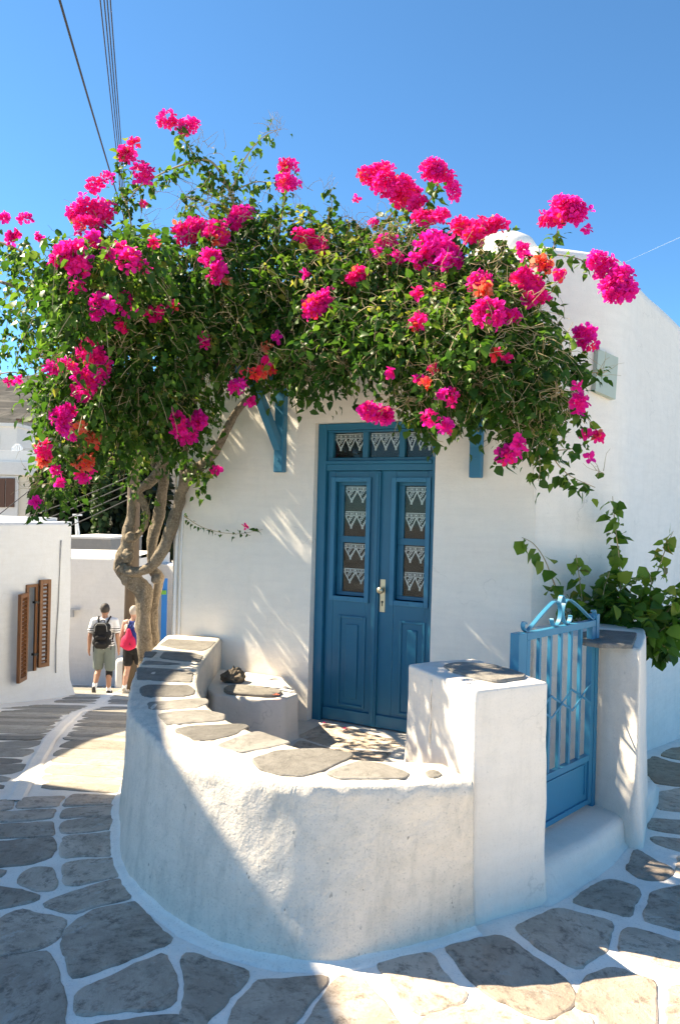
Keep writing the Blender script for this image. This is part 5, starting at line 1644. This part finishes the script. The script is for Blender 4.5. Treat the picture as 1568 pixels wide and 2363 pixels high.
# blooms
def front_depth(x, y, r, default):
    m = (np.abs(pxs[:, 0] - x) < r) & (np.abs(pxs[:, 1] - y) < r)
    if m.sum() < 12: return default
    return float(np.percentile(P_[m, 1], 4)) - 0.01
FL = [  # px, py, rx, ry, tone, default depth
 (385,275,20,18,.30,5.6),(430,290,26,16,.25,5.6),(290,350,26,20,.60,5.3),(310,330,14,10,.5,5.3),(330,398,22,22,.40,5.3),(215,425,20,14,.25,5.3),(245,412,14,12,.3,5.3),
 (190,490,38,34,.35,5.3),(235,488,36,30,.45,5.3),(205,515,40,14,.55,5.3),(57,503,18,10,.25,5.4),(8,502,12,10,.15,5.4),(32,540,16,10,.2,5.4),(26,552,12,12,.2,5.4),(90,545,10,12,.4,5.4),
 (168,598,38,46,.25,5.0),(140,600,20,14,.3,5.0),(215,550,12,14,.2,5.1),(247,586,12,10,.25,5.1),(300,602,22,20,.35,5.0),(335,615,10,8,.6,5.0),(180,667,13,14,.45,5),(282,570,14,8,.3,5),(355,560,14,10,.6,5.1),
 (240,712,34,30,.08,4.9),(285,700,34,22,.10,4.9),(288,748,20,9,.5,4.9),(345,722,12,10,.45,4.9),(360,735,14,10,.4,4.9),(400,707,10,9,.5,4.9),(375,715,8,8,.5,4.9),
 (212,820,34,34,.30,4.8),(212,870,44,38,.25,4.8),(195,900,30,26,.2,4.8),(240,845,14,22,.45,4.8),(150,955,32,26,.10,4.9),(165,990,30,22,.14,4.9),(185,985,14,12,.9,4.9),(210,1012,26,14,.80,4.9),
 (103,1038,16,20,.65,5.1),(98,1068,16,10,.8,5.1),(195,1068,22,16,.85,4.95),(192,1092,20,18,.35,4.95),(130,1085,14,10,.2,5.1),(140,1112,10,12,.2,5.1),(82,1158,13,10,.05,5.4),
 (410,985,26,26,.12,5.2),(455,975,30,22,.10,5.2),(430,1005,20,18,.14,5.2),(405,965,16,16,.2,5.2),(430,532,38,30,.28,5.2),(455,520,20,18,.3,5.2),(505,535,34,26,.40,5.2),(535,512,32,22,.25,5.2),(560,492,24,16,.2,5.2),(490,555,14,10,.7,5.2),
 (485,595,30,22,.25,5.1),(500,622,32,26,.22,5.1),(525,652,10,10,.95,5.1),(467,780,10,14,.3,5.0),(475,795,9,8,.3,5.0),(637,777,7,9,.02,5.1),(616,800,10,12,.98,5.1),(590,858,28,10,.72,5.0),(616,835,9,14,.35,5.0),(622,852,16,9,.75,5.0),
 (548,892,22,14,.08,5.1),(575,928,12,10,.1,5.2),(498,1084,15,10,.15,5.7),(700,542,26,16,.50,5.2),(730,562,24,16,.58,5.2),(740,578,10,12,.6,5.2),(655,382,14,16,.3,5.5),(672,385,18,12,.3,5.5),(660,420,24,18,.2,5.5),(668,430,26,12,.25,5.5),
 (726,704,42,30,.42,4.9),(745,690,24,22,.35,4.9),(822,642,28,24,.55,4.9),(838,630,12,10,.35,4.9),(700,630,8,8,.2,5.0),(870,392,34,16,.45,5.1),(905,420,44,36,.30,5.0),(935,445,38,36,.28,5.0),(955,465,26,22,.32,5.0),(845,405,18,18,.55,5.1),(870,425,16,14,.4,5.1),
 (1000,390,34,26,.25,4.9),(1015,405,26,22,.22,4.9),(1045,440,14,20,.2,4.9),(985,500,34,20,.50,4.8),(1015,495,18,14,.4,4.8),(1075,525,40,24,.50,4.6),(1130,522,36,20,.58,4.6),(1095,540,30,20,.5,4.6),
 (1000,570,46,30,.08,4.6),(1040,585,40,34,.06,4.6),(965,602,22,14,.1,4.6),(1015,605,36,16,.08,4.6),(1000,552,24,16,.1,4.6),(870,580,10,10,.15,5),(895,555,18,14,.15,5),(910,590,16,12,.2,5),(880,560,10,10,.2,5),
 (1300,478,40,26,.22,4.5),(1285,500,34,16,.25,4.5),(1330,490,22,22,.2,4.5),(1258,512,12,10,.3,4.5),(1352,528,8,8,.15,4.45),(1205,572,14,10,.3,4.4),(1210,592,8,10,.4,4.4),(1250,608,20,12,.88,4.3),(1255,615,16,10,.4,4.3),(1290,632,10,9,.2,4.3),
 (1380,600,26,16,.20,4.3),(1400,625,22,18,.18,4.3),(1430,645,34,30,.14,4.25),(1420,680,40,18,.14,4.25),(1450,665,26,24,.12,4.25),(1400,668,18,22,.16,4.25),(1200,640,34,20,.22,4.2),(1225,660,24,18,.3,4.2),(1235,688,28,14,.5,4.2),(1105,650,24,20,.38,4.3),(1115,665,14,14,.9,4.3),
 (1130,705,28,20,.25,4.0),(1165,722,28,20,.22,4.0),(1105,728,14,20,.2,4.0),(1140,735,20,12,.25,4.0),(1010,665,9,9,.3,4.3),(963,740,14,14,.5,4.3),(962,676,8,12,.4,4.4),(1142,816,11,9,.68,3.95),(1170,830,6,5,.6,3.95),
 (1350,765,26,12,.10,4.3),(1360,790,20,16,.12,4.3),(1335,930,15,20,.12,4.2),(1330,890,7,8,.2,4.2),(1350,1000,8,8,.25,4.2),(1378,1008,11,14,.55,4.2),(1358,1056,6,5,.2,4.2),(1195,1020,14,12,.12,4.2),(1180,1045,22,12,.10,4.2),(1165,1055,16,12,.12,4.2),
 (850,945,22,16,.12,4.4),(872,955,30,16,.14,4.4),(892,962,14,12,.14,4.4),(988,965,16,14,.20,4.3),(1024,985,11,16,.10,4.3),(1040,912,8,22,.10,4.1),(1020,912,10,12,.12,4.1),(965,880,10,10,.15,4.2),(980,888,8,8,.85,4.2),(903,861,10,10,.08,4.3),(1000,850,9,9,.3,4.1),
 (565,1216,5,4,.2,5.85),(180,530,8,8,.3,5.3),(330,470,8,8,.3,5.3),(820,460,6,6,.3,5.2),(860,515,14,8,.2,5.2),(120,850,14,12,.3,5.3),(155,840,16,12,.3,5.0),(20,880,10,8,.35,5.5),(40,876,8,7,.35,5.5)]
nb = 0
for (x, y, rx, ry, tn, Yd) in FL:
    if 0.33 < tn < 0.66: tn *= 0.74
    Y = front_depth(x, y, 22, Yd)
    Y = min(max(Y, Yd - 1.2), Yd + 0.5)
    n = max(3, int(rx * ry / 12.0))
    v = rand_unit(n)
    v[:, 1] = -np.abs(v[:, 1]) * 0.9 + 0.25 * rng.random(n)
    rr = rng.random(n) ** 0.33
    subs = [(*(rand_unit(1)[0] * rng.random() ** 0.5 * 0.72), rng.uniform(0.34, 0.58)) for _ in range(max(3, int(n ** 0.5 * 0.8)))]
    loose = (rng.random(n) < 0.16) & (n > 30)
    if n < 14: rr *= 0.5
    rr = np.where(loose, rr * rng.uniform(1.0, 1.4, n), rr)
    pos, nrm = [], []
    for k in range(n):
        d = v[k] * rr[k]
        if n > 40:
            sc_ = subs[k % len(subs)]
            d = np.array([sc_[0] + v[k][0] * rr[k] * sc_[3], sc_[1] + v[k][1] * rr[k] * sc_[3], sc_[2] + v[k][2] * rr[k] * sc_[3]])
        p = at(x + d[0] * rx, y - d[2] * ry, Y + d[1] * min(rx, ry) * Y / FPX)
        pos.append(tuple(p)); nrm.append((v[k][0], v[k][1] - 0.4, v[k][2] + 0.25))
    nrm = np.array(nrm) + rng.normal(0, .45, (n, 3))
    yd = rand_unit(n)
    rot = frames(yd, nrm)
    # the z axis must follow the outward direction
    z = nrm / np.linalg.norm(nrm, axis=1, keepdims=True)
    yv = yd - z * np.sum(yd * z, 1, keepdims=True); yv /= np.linalg.norm(yv, axis=1, keepdims=True)
    rot = np.stack([np.cross(yv, z), yv, z], axis=2)
    tone = np.clip(rng.normal(tn, 0.09, n) + np.where(rng.random(n) < 0.06, 0.4, 0), 0, 1)
    me = cloud_mesh('flower_cluster', np.array(pos), rot, rng.uniform(.022, .046, n), tone, M_bract, BRACT_V, BRACT_F)
    link('flower_cluster', me, bougain)

# ------------------------------------------------------------------ young bougainvillea behind the gate pillar
young = thing('young_shrub', (1.95, 4.9, -0.1), 'young leafy shrub with tall shoots growing behind the right gate pillar', 'shrub')
YL = Leaves(); YT = MB()
def shoot(path, r0, r1, per, size, tone, start=0.0, spread=.02):
    vine(YL, YT, path, r0, r1, per, size * 1.15, spread, tone, .5, start)
shoot([(1330,1470,4.85),(1300,1400,4.8),(1275,1340,4.75),(1255,1290,4.75),(1230,1255,4.75),(1203,1240,4.75)], .006, .002, 30, .092, (.55,.8), .25)
shoot([(1370,1480,4.85),(1345,1400,4.85),(1335,1330,4.85),(1328,1280,4.85)], .005, .002, 46, .075, (.55,.95), .2)
shoot([(1420,1500,4.9),(1430,1400,4.9),(1428,1300,4.9),(1418,1215,4.9),(1412,1145,4.9)], .007, .002, 62, .078, (.4,.72), .2)
shoot([(1400,1480,4.9),(1390,1380,4.8),(1405,1320,4.8)], .005, .002, 50, .08, (.4,.7), .2)
shoot([(1450,1500,4.9),(1480,1400,4.95),(1515,1320,5.0),(1535,1265,5.0),(1552,1225,5.0)], .006, .002, 70, .072, (.6,1.0), .2)
shoot([(1460,1490,4.9),(1500,1360,4.9),(1490,1310,4.9)], .005, .002, 46, .08, (.5,.9), .2)
shoot([(1480,1500,4.9),(1530,1420,4.8),(1575,1380,4.75),(1600,1365,4.7)], .006, .002, 50, .09, (.3,.7), .1)
shoot([(1470,1500,4.85),(1530,1450,4.7),(1580,1420,4.6)], .006, .002, 50, .09, (.3,.6), .1)
shoot([(1460,1480,4.8),(1500,1470,4.6),(1540,1500,4.55)], .005, .002, 50, .085, (.1,.5), .2)
for (cx, cy, Y, rx, ry, dr, n) in [(1420,1405,4.85,80,50,.25,110),(1500,1440,4.75,80,55,.25,110),(1350,1405,4.85,55,35,.2,45),(1330,1435,4.95,45,25,.2,30),(1450,1365,4.9,80,35,.2,45),(1520,1490,4.7,40,30,.15,40),(1560,1400,4.8,50,60,.2,50)]:
    for _ in range(n):
        d = Vector((rnd.gauss(0, 1), rnd.gauss(0, 1), rnd.gauss(0, 1))).normalized() * rnd.random() ** .4
        p = at(cx + d.x * rx, cy - d.z * ry, Y + d.y * dr)
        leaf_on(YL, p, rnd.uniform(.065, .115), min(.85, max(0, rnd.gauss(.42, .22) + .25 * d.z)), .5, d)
YT.build('stems', M_twig, young, smooth=True)
p_, r_, s_, t_ = YL.arrays()
near = np.argsort(-(s_ / p_[:, 1] - 0.004 * (p_[:, 1] - 4.5)))[:300]
mk = np.ones(len(p_), bool); mk[near] = False
link('foliage', cloud_mesh('foliage', p_[mk], r_[mk], s_[mk], t_[mk], M_leaf2, widen=rng.uniform(.9, 1.25, mk.sum())), young)['kind'] = 'stuff'
yl_meshes = [cloud_mesh('leaf', np.zeros((1, 3)), np.eye(3)[None], np.ones(1), np.array([0.06 + 0.155 * k]), M_leaf2, TV=LEAF_V * np.array([1.15, 1, 1])) for k in range(7)]
for i in near:
    M4 = Matrix([[*(r_[i][q] * s_[i]), p_[i][q]] for q in range(3)] + [[0, 0, 0, 1]])
    link('leaf', yl_meshes[int(min(6, max(0, t_[i] * 6.5)))], young, M4)

# ------------------------------------------------------------------ evergreens down the slope, backlit dark put into their leaf colour
def far_tree(name, label, blobs, size, mat, group, tr, n_per):
    r_ = thing(name, tr, label, 'tree', group)
    L = Leaves()
    for (cx, cy, Y, rx, ry, dr, n) in blobs:
        for _ in range(int(n * n_per)):
            d = Vector((rnd.gauss(0, 1), rnd.gauss(0, 1), rnd.gauss(0, 1))).normalized() * rnd.random() ** .35
            leaf_on(L, at(cx + d.x * rx, cy - d.z * ry, Y + d.y * dr), size * rnd.uniform(.6, 1.3), rnd.random(), .6, d)
    a, b_, c_, d_ = L.arrays()
    link('crown', cloud_mesh('crown', a, b_, c_, d_, mat), r_)['kind'] = 'stuff'
    mb = MB()
    top = Vector(a.mean(axis=0)); 
    mb.tube([tr, Vector(tr).lerp(top, .5) + Vector((.15, 0, 0)), top], [.28, .2, .08], 10, wob=.2); mb.build('trunk', M_pole, r_, smooth=True)
t1 = at(165, 1200, 27); t2_ = at(270, 1200, 25)
far_tree('backlit_evergreen', 'dense backlit near-black evergreen between the far cream house and the pole', [(150,1150,27,75,90,2,2),(190,1090,27,70,70,2,1.6),(130,1230,27,50,60,1.5,1),(215,1210,27,60,90,2,1.6),(170,1250,26.5,80,50,1.5,1.5)], .34, M_backlitleaf, 'evergreens down the slope', (t1.x, 27, -4.5), 1100)
far_tree('backlit_evergreen', 'dense backlit near-black evergreen directly behind the twisted trunks', [(280,1180,25,50,110,1.5,2),(330,1150,25,60,120,1.5,2),(300,1060,25,70,60,1.5,1.3),(350,1250,25,50,70,1.5,1.3),(270,1250,25,45,60,1.5,1.2)], .30, M_backlitleaf, 'evergreens down the slope', (t2_.x, 25, -4.3), 1100)
t3_ = at(232, 1290, 23.5)
far_tree('climbing_ivy', 'narrow column of green climber in front of the dark evergreens', [(235,1120,23.5,22,50,.3,.5),(230,1180,23.5,18,60,.3,.55),(228,1250,23.5,16,50,.3,.5)], .16, M_ivy, None, (t3_.x, 23.5, -3.6), 700)
# fallen petals
for k, (x, y, z, lab) in enumerate([(747, 1670, DB + .012, 'dark fallen petal on the threshold left of the door centre'), (795, 1682, DB + .012, 'small fallen petal on the threshold under the door centre'), (637, 1604, .45, 'pink fallen petal on the bench slab')]):
    p = onz(x, y, z)
    me = cloud_mesh('fallen_petal', np.array([tuple(p)]), np.eye(3)[None], np.array([.028]), np.array([.3 + .3 * k]), M_petal if k < 2 else M_bract, BRACT_V * np.array([1, 1, .5]), BRACT_F)
    props(link('fallen_petal', me), lab, 'petal', 'fallen petals')
# ------------------------------------------------------------------ people
def cloth(name, col, rough=0.85):
    m, nt, b = newmat(name)
    n1 = noise_node(nt, 12, 4, .6); n2 = noise_node(nt, 400, 2, .5)
    c = mix(nt, n1, tuple(q * .85 for q in col), tuple(min(1, q * 1.1) for q in col))
    nt.links.new(c, b.inputs['Base Color']); b.inputs['Roughness'].default_value = rough
    bump(nt, b, [(n1, .4, .02), (n2, .2, .001)])
    return m
M_skin = cloth('tanned_skin', (0.36, 0.19, 0.12), .55)
M_skin2 = cloth('fair_skin', (0.48, 0.27, 0.19), .55)
M_hair = cloth('dark_hair', (0.035, 0.028, 0.022), .7)
M_hair2 = cloth('short_grey_hair', (0.42, 0.36, 0.30), .7)
M_shorts = cloth('grey_green_cotton', (0.135, 0.165, 0.155))
M_blackc = cloth('black_fabric', (0.006, 0.006, 0.008), .9)
M_pack = cloth('black_pack', (0.004, 0.0045, 0.006), .9)
M_white = cloth('white_cotton', (0.78, 0.77, 0.76))
M_navy = cloth('royal_blue_fabric', (0.012, 0.03, 0.20))
M_pink = cloth('crimson_fabric', (0.55, 0.012, 0.075))
M_sole = cloth('shoe_black', (0.015, 0.015, 0.016), .7)
M_bshoe = cloth('beige_shoe', (0.40, 0.36, 0.30), .8)
def stripe_mat():
    m, nt, b = newmat('striped_cotton')
    tc = N(nt, 'ShaderNodeNewGeometry'); sp = N(nt, 'ShaderNodeSeparateXYZ'); nt.links.new(tc.outputs['Position'], sp.inputs[0])
    mu = N(nt, 'ShaderNodeMath', operation='MULTIPLY'); nt.links.new(sp.outputs['Z'], mu.inputs[0]); mu.inputs[1].default_value = 1 / 0.042
    fr = N(nt, 'ShaderNodeMath', operation='FRACT'); nt.links.new(mu.outputs[0], fr.inputs[0])
    gt = N(nt, 'ShaderNodeMath', operation='GREATER_THAN'); nt.links.new(fr.outputs[0], gt.inputs[0]); gt.inputs[1].default_value = .62
    lo = N(nt, 'ShaderNodeMath', operation='LESS_THAN'); nt.links.new(sp.outputs['Z'], lo.inputs[0]); lo.inputs[1].default_value = ground_z(0, 14) + 1.32
    an = N(nt, 'ShaderNodeMath', operation='MULTIPLY'); nt.links.new(gt.outputs[0], an.inputs[0]); nt.links.new(lo.outputs[0], an.inputs[1])
    c = mix(nt, an.outputs[0], (.78, .77, .76), (.03, .03, .035)); nt.links.new(c, b.inputs['Base Color']); b.inputs['Roughness'].default_value = .85
    return m
def blobmesh(name, caps, ells, voxel, mat, M4, parent, boxes=()):
    """capsules (p0, p1, r0, r1) and ellipsoids (c, radii) fused into one smooth skin"""
    bm = bmesh.new()
    for p0, p1, r0, r1 in caps:
        p0, p1 = Vector(p0), Vector(p1)
        k = max(2, int((p1 - p0).length / (min(r0, r1) * .45)))
        for i in range(k + 1):
            t = i / k
            bmesh.ops.create_icosphere(bm, subdivisions=2, radius=r0 + (r1 - r0) * t, matrix=Matrix.Translation(p0.lerp(p1, t)))
    for c, r in ells:
        bmesh.ops.create_icosphere(bm, subdivisions=3, radius=1, matrix=Matrix.Translation(Vector(c)) @ Matrix.Diagonal((*r, 1)))
    for mat4 in boxes:
        bmesh.ops.create_cube(bm, size=1, matrix=mat4)
    me = bpy.data.meshes.new(name); bm.to_mesh(me); bm.free()
    o = bpy.data.objects.new(name + '_tmp', me); C.objects.link(o)
    r = o.modifiers.new('r', 'REMESH'); r.mode = 'VOXEL'; r.voxel_size = voxel
    s = o.modifiers.new('s', 'SMOOTH'); s.iterations = 5; s.factor = .5
    dg = bpy.context.evaluated_depsgraph_get()
    m2 = bpy.data.meshes.new_from_object(o.evaluated_get(dg))
    bpy.data.objects.remove(o); bpy.data.meshes.remove(me)
    m2.name = name; m2.materials.clear(); m2.materials.append(mat)
    m2.transform(M4)
    m2.polygons.foreach_set('use_smooth', [True] * len(m2.polygons))
    return link(name, m2, parent)
def hand(caps, wrist, d, sgn, curl=.5):
    """palm, four unequal fingers and a thumb, hanging down along d"""
    w = Vector(wrist); d = Vector(d).normalized()
    fwd = Vector((0, 1, 0)); fwd = (fwd - d * fwd.dot(d)).normalized()
    inw = d.cross(fwd) * -sgn
    caps.append((w, w + d * .035, .026, .03)); caps.append((w + d * .035 + fwd * .016, w + d * .085 + fwd * .024, .020, .018)); caps.append((w + d * .035 - fwd * .016, w + d * .08 - fwd * .026, .020, .017))
    for k, (off, L) in enumerate(((.030, .068), (.010, .078), (-.010, .072), (-.029, .056))):
        a = w + d * .085 + fwd * off
        b = a + d * L * .5 + inw * .004
        c = b + d * L * .45 + inw * L * curl * .5
        caps.append((a, b, .0095, .009)); caps.append((b, c, .009, .0075))
    a = w + d * .03 + fwd * .028; b = a + d * .035 + fwd * .022; c = b + d * .03 + inw * .008
    caps.append((a, b, .012, .0105)); caps.append((b, c, .0105, .0085))
def build_person(name, label, base, yaw, skin, hairm, lifted, head_turn, tank=False):
    M4 = Matrix.Translation(base) @ Matrix.Rotation(yaw, 4, 'Z')
    root = thing(name, base, label, 'person')
    caps, ells = [], []
    # legs: x = +/-, the walker faces +Y
    if lifted == -1:
        legs = {-1: [(-.095, .0, .92), (-.105, .06, .50), (-.115, -.20, .20)], 1: [(.095, 0, .92), (.10, .03, .49), (.105, -.02, .085)]}
    else:
        legs = {-1: [(-.095, .0, .92), (-.10, -.02, .49), (-.10, -.14, .11)], 1: [(.095, 0, .92), (.10, .12, .52), (.10, .16, .10)]}
    for s in (-1, 1):
        h, k, a = legs[s]
        caps += [(h, k, .092, .058), (k, Vector(k).lerp(Vector(a), .35) + Vector((0, -.018, 0)), .055, .058), (Vector(k).lerp(Vector(a), .35) + Vector((0, -.018, 0)), a, .056, .036)]
    # trunk
    caps += [((-.07, 0, .95), (.07, 0, .95), .105, .105), ((0, 0, .98), (0, 0, 1.18), .125, .125), ((-.08, 0, 1.30), (.08, 0, 1.30), .118, .118), ((-.13, 0, 1.41), (.13, 0, 1.41), .066, .066), ((0, 0, 1.42), (0, .005, 1.52), .062, .055)]
    hc = Vector((0, .015, 1.625))
    ells += [(hc, (.078, .098, .118)), (hc + Vector((0, .045, -.06)), (.055, .05, .055))]
    # face: nose, brow, lips, ears - turned with the head
    fd = Vector((math.sin(head_turn), math.cos(head_turn), 0)); sd = Vector((fd.y, -fd.x, 0))
    ells += [(hc + fd * .105 + Vector((0, 0, -.01)), (.013, .013, .022)), (hc + fd * .095 + Vector((0, 0, -.055)), (.022, .012, .008)), (hc + sd * .08 + Vector((0, 0, -.005)), (.010, .016, .028)), (hc - sd * .08 + Vector((0, 0, -.005)), (.010, .016, .028))]
    arms = {-1: [(-.19, 0, 1.405), (-.255, -.05, 1.14), (-.275, -.01, .90)], 1: [(.19, 0, 1.405), (.25, -.04, 1.14), (.265, .02, .90)]}
    if tank: arms = {-1: [(-.18, 0, 1.405), (-.245, -.02, 1.14), (-.275, -.05, .92)], 1: [(.18, 0, 1.405), (.24, .02, 1.14), (.26, .08, .92)]}
    for s in (-1, 1):
        sh, el, wr = [Vector(p) for p in arms[s]]
        caps += [(sh, el, .055, .042), (el, el.lerp(wr, .3), .043, .043), (el.lerp(wr, .3), wr, .043, .027)]
        hand(caps, wr, (wr - el).normalized() + Vector((0, .1, -.4)), s)
    blobmesh('body', caps, ells, .009, skin, M4, root)
    # hair: close-cropped cap
    hells = [(hc + Vector((0, -.014, .022)), (.086, .100, .108))]
    hair = blobmesh('hair', [], hells, .009, hairm, M4, root)
    return root, M4, legs, arms, hc, fd, sd
def wearable(name, mat, M4, root, caps=(), ells=(), voxel=.010, boxes=()):
    return blobmesh(name, list(caps), list(ells), voxel, mat, M4, root, boxes)
def shoes(root, M4, legs, mat, sole, lifted):
    for s in (-1, 1):
        h, k, a = [Vector(p) for p in legs[s]]
        if s == lifted:
            toe = a + Vector((0, .015, -.185)); heel = a + Vector((0, -.055, .005)); back = Vector((0, -1, 0))
            wearable('shoe', mat, M4, root, [(heel, heel.lerp(toe, .5), .034, .042), (heel.lerp(toe, .5), toe, .042, .036)], voxel=.008)
            wearable('shoe_sole', sole, M4, root, [(heel + Vector((0, -.022, 0)), toe + Vector((0, -.022, 0)), .026, .030)], voxel=.008)
        else:
            z = .035
            wearable('shoe', mat, M4, root, [((a.x, a.y - .03, z + .012), (a.x, a.y + .10, z + .006), .040, .042), ((a.x, a.y + .10, z), (a.x + .004 * s, a.y + .19, z - .005), .042, .032), (a + Vector((0, -.01, 0)), (a.x, a.y, z + .02), .043, .045)], voxel=.008)
            wearable('shoe_sole', sole, M4, root, [((a.x, a.y - .035, .016), (a.x, a.y + .20, .016), .030, .032)], ells=(), voxel=.008)
        wearable('sock', M_white, M4, root, [(a + Vector((0, 0, -.01)), a.lerp(k, .20), .044, .047)], voxel=.009)

# man with black backpack
base = Vector((at(238, 1604, 14.0).x, 14.0, ground_z(0, 14.0)))
HM = 1.0
man, M4, legs, arms, hc, fd, sd = build_person('person', 'walker in striped white T-shirt, grey-green shorts and black knee sleeve, seen from behind', base, math.radians(4), M_skin, M_hair, -1, -.5)
wearable('shirt', stripe_mat(), M4, man, [((-.07, 0, .96), (.07, 0, .96), .132, .132), ((0, 0, .98), (0, 0, 1.2), .15, .145), ((-.08, 0, 1.30), (.08, 0, 1.30), .138, .138), ((-.14, 0, 1.405), (.14, 0, 1.405), .085, .085), (arms[-1][0], Vector(arms[-1][0]).lerp(Vector(arms[-1][1]), .62), .078, .076), (arms[1][0], Vector(arms[1][0]).lerp(Vector(arms[1][1]), .62), .078, .076)])
wearable('shorts', M_shorts, M4, man, [((-.07, 0, .93), (.07, 0, .93), .128, .128)] + [(legs[s][0], Vector(legs[s][0]).lerp(Vector(legs[s][1]), .88) + Vector((s * .01, 0, 0)), .118, .102) for s in (-1, 1)])
wearable('knee_sleeve', M_blackc, M4, man, [(Vector(legs[1][0]).lerp(Vector(legs[1][1]), .86), Vector(legs[1][1]).lerp(Vector(legs[1][2]), .30), .072, .066)], voxel=.009)
shoes(man, M4, legs, M_sole, M_sole, -1)
mb = MB()
gl_ = [hc + fd * .085 + sd * q + Vector((0, 0, .012)) for q in (-.075, -.04, 0, .04, .075)]
mb.tube([M4 @ p for p in [hc - sd * .085 + Vector((0, 0, .012))] + gl_ + [hc + sd * .085 + Vector((0, 0, .012))]], .006, 6); mb.build('glasses', M_black, man)
pack = thing('backpack', M4 @ Vector((0, -.2, .95)), 'black backpack worn by the walker in the striped T-shirt', 'backpack')
bx_ = lambda c, s: Matrix.Translation(c) @ Matrix.Diagonal((*s, 1))
wearable('pack_body', M_pack, M4, pack, [((-.075, -.20, 1.33), (.075, -.20, 1.33), .09, .09), ((-.085, -.21, 1.05), (.085, -.21, 1.05), .09, .09), ((-.085, -.20, 1.2), (.085, -.20, 1.2), .095, .095), ((-.06, -.22, 1.0), (.06, -.22, 1.0), .075, .075)], boxes=[bx_((0, -.20, 1.19), (.26, .15, .30))])
wearable('front_pocket', M_blackc, M4, pack, [((-.06, -.285, 1.03), (.06, -.285, 1.03), .045, .045), ((-.06, -.285, 1.15), (.06, -.285, 1.15), .04, .04)], voxel=.009)
for s in (-1, 1):
    mb = MB(); mb.tube([M4 @ Vector(p) for p in [(s * .06, -.15, 1.36), (s * .095, -.09, 1.45), (s * .11, .0, 1.50), (s * .12, .09, 1.46), (s * .125, .14, 1.30), (s * .14, .10, 1.10), (s * .15, -.06, 1.02)]], .020, 8, flat=.5); mb.build('strap', M_blackc, pack, smooth=True)
mb = MB(); mb.tube([M4 @ Vector(p) for p in [(-.035, -.14, 1.41), (-.03, -.14, 1.445), (0, -.14, 1.455), (.03, -.14, 1.445), (.035, -.14, 1.41)]], .008, 6); mb.build('haul_loop', M_blackc, pack)
mb = MB(); mb.tube([M4 @ Vector(p) for p in [(-.115, -.285, 1.26), (-.105, -.292, 1.36), (-.07, -.285, 1.405), (0, -.283, 1.415), (.07, -.285, 1.405), (.105, -.292, 1.36), (.115, -.285, 1.26)]], .005, 6); mb.build('zip_piping', M_greyp, pack)
mb = MB(); mb.tube([M4 @ Vector(p) for p in [(.16, -.16, 1.12), (.168, -.17, .98), (.165, -.17, .90)]], .007, 6); mb.tube([M4 @ Vector(p) for p in [(-.15, -.17, 1.0), (-.152, -.17, .86)]], .007, 6); mb.build('webbing_tails', M_blackc, pack)

# second walker half hidden by the trunk
b2 = Vector((at(305, 1592, 14.7).x, 14.7, ground_z(0, 14.7)))
wm, M5, legs2, arms2, hc2, fd2, sd2 = build_person('person', 'walker in royal blue racerback top and black shorts, half hidden by the trunk', b2, math.radians(-12), M_skin2, M_hair2, 0, .2, tank=True)
wearable('tank_top', M_navy, M5, wm, [((-.06, 0, 1.0), (.06, 0, 1.0), .130, .130), ((0, 0, 1.0), (0, 0, 1.2), .142, .136), ((-.045, 0, 1.30), (.045, 0, 1.30), .126, .126), ((-.055, -.01, 1.40), (.055, -.01, 1.40), .07, .07)], boxes=[])
for s in (-1, 1):
    mb = MB(); mb.tube([M5 @ Vector(p) for p in [(s * .075, .02, 1.475), (s * .068, -.06, 1.45), (s * .075, -.115, 1.36), (s * .12, -.105, 1.27), (s * .17, -.05, 1.23)]], .009, 6); mb.build('white_trim', M_white, wm, smooth=True)
wearable('shirt_hem', M_white, M5, wm, [((-.075, 0, .965), (.075, 0, .965), .128, .128)])
wearable('shorts', M_blackc, M5, wm, [((-.07, 0, .90), (.07, 0, .90), .128, .128)] + [(legs2[s][0], Vector(legs2[s][0]).lerp(Vector(legs2[s][1]), .68), .116, .104) for s in (-1, 1)])
wearable('wristband', M_pink, M5, wm, [(Vector(arms2[-1][1]).lerp(Vector(arms2[-1][2]), .88), Vector(arms2[-1][1]).lerp(Vector(arms2[-1][2]), .94), .036, .035)], voxel=.009)
shoes(wm, M5, legs2, M_bshoe, M_sole, 0)
bag = thing('drawstring_bag', M5 @ Vector((.03, -.2, .9)), 'crimson drawstring bag slung across the back of the walker in blue', 'bag')
wearable('bag_body', M_pink, M5, bag, [((0, -.19, 1.29), (0, -.195, 1.12), .035, .095)], [((0, -.20, 1.05), (.155, .085, .16)), ((0, -.20, 1.0), (.165, .085, .10))])
mb = MB(); mb.tube([M5 @ Vector(p) for p in [(0, -.2, 1.30), (.05, -.15, 1.38), (.08, -.08, 1.46), (.09, 0, 1.50)]], .007, 6); mb.tube([M5 @ Vector(p) for p in [(0, -.2, 1.30), (-.05, -.15, 1.38), (-.08, -.08, 1.46), (-.09, 0, 1.50)]], .007, 6); mb.build('cord', M_blackc, bag)
mb = MB()
for (a, z, w_) in ((-.02, 1.045, .10), (-.01, 1.015, .10)):
    mb.box(M5 @ Vector((a, -.278, z)), (M5.to_3x3() @ Vector((w_, 0, 0))), (M5.to_3x3() @ Vector((0, .006, 0))), Vector((0, 0, .014)))
mb.box(M5 @ Vector((-.035, -.279, 1.005)), (M5.to_3x3() @ Vector((.012, 0, 0))), (M5.to_3x3() @ Vector((0, .006, 0))), Vector((0, 0, .06)))
mb.build('printed_mark', M_blackc, bag)
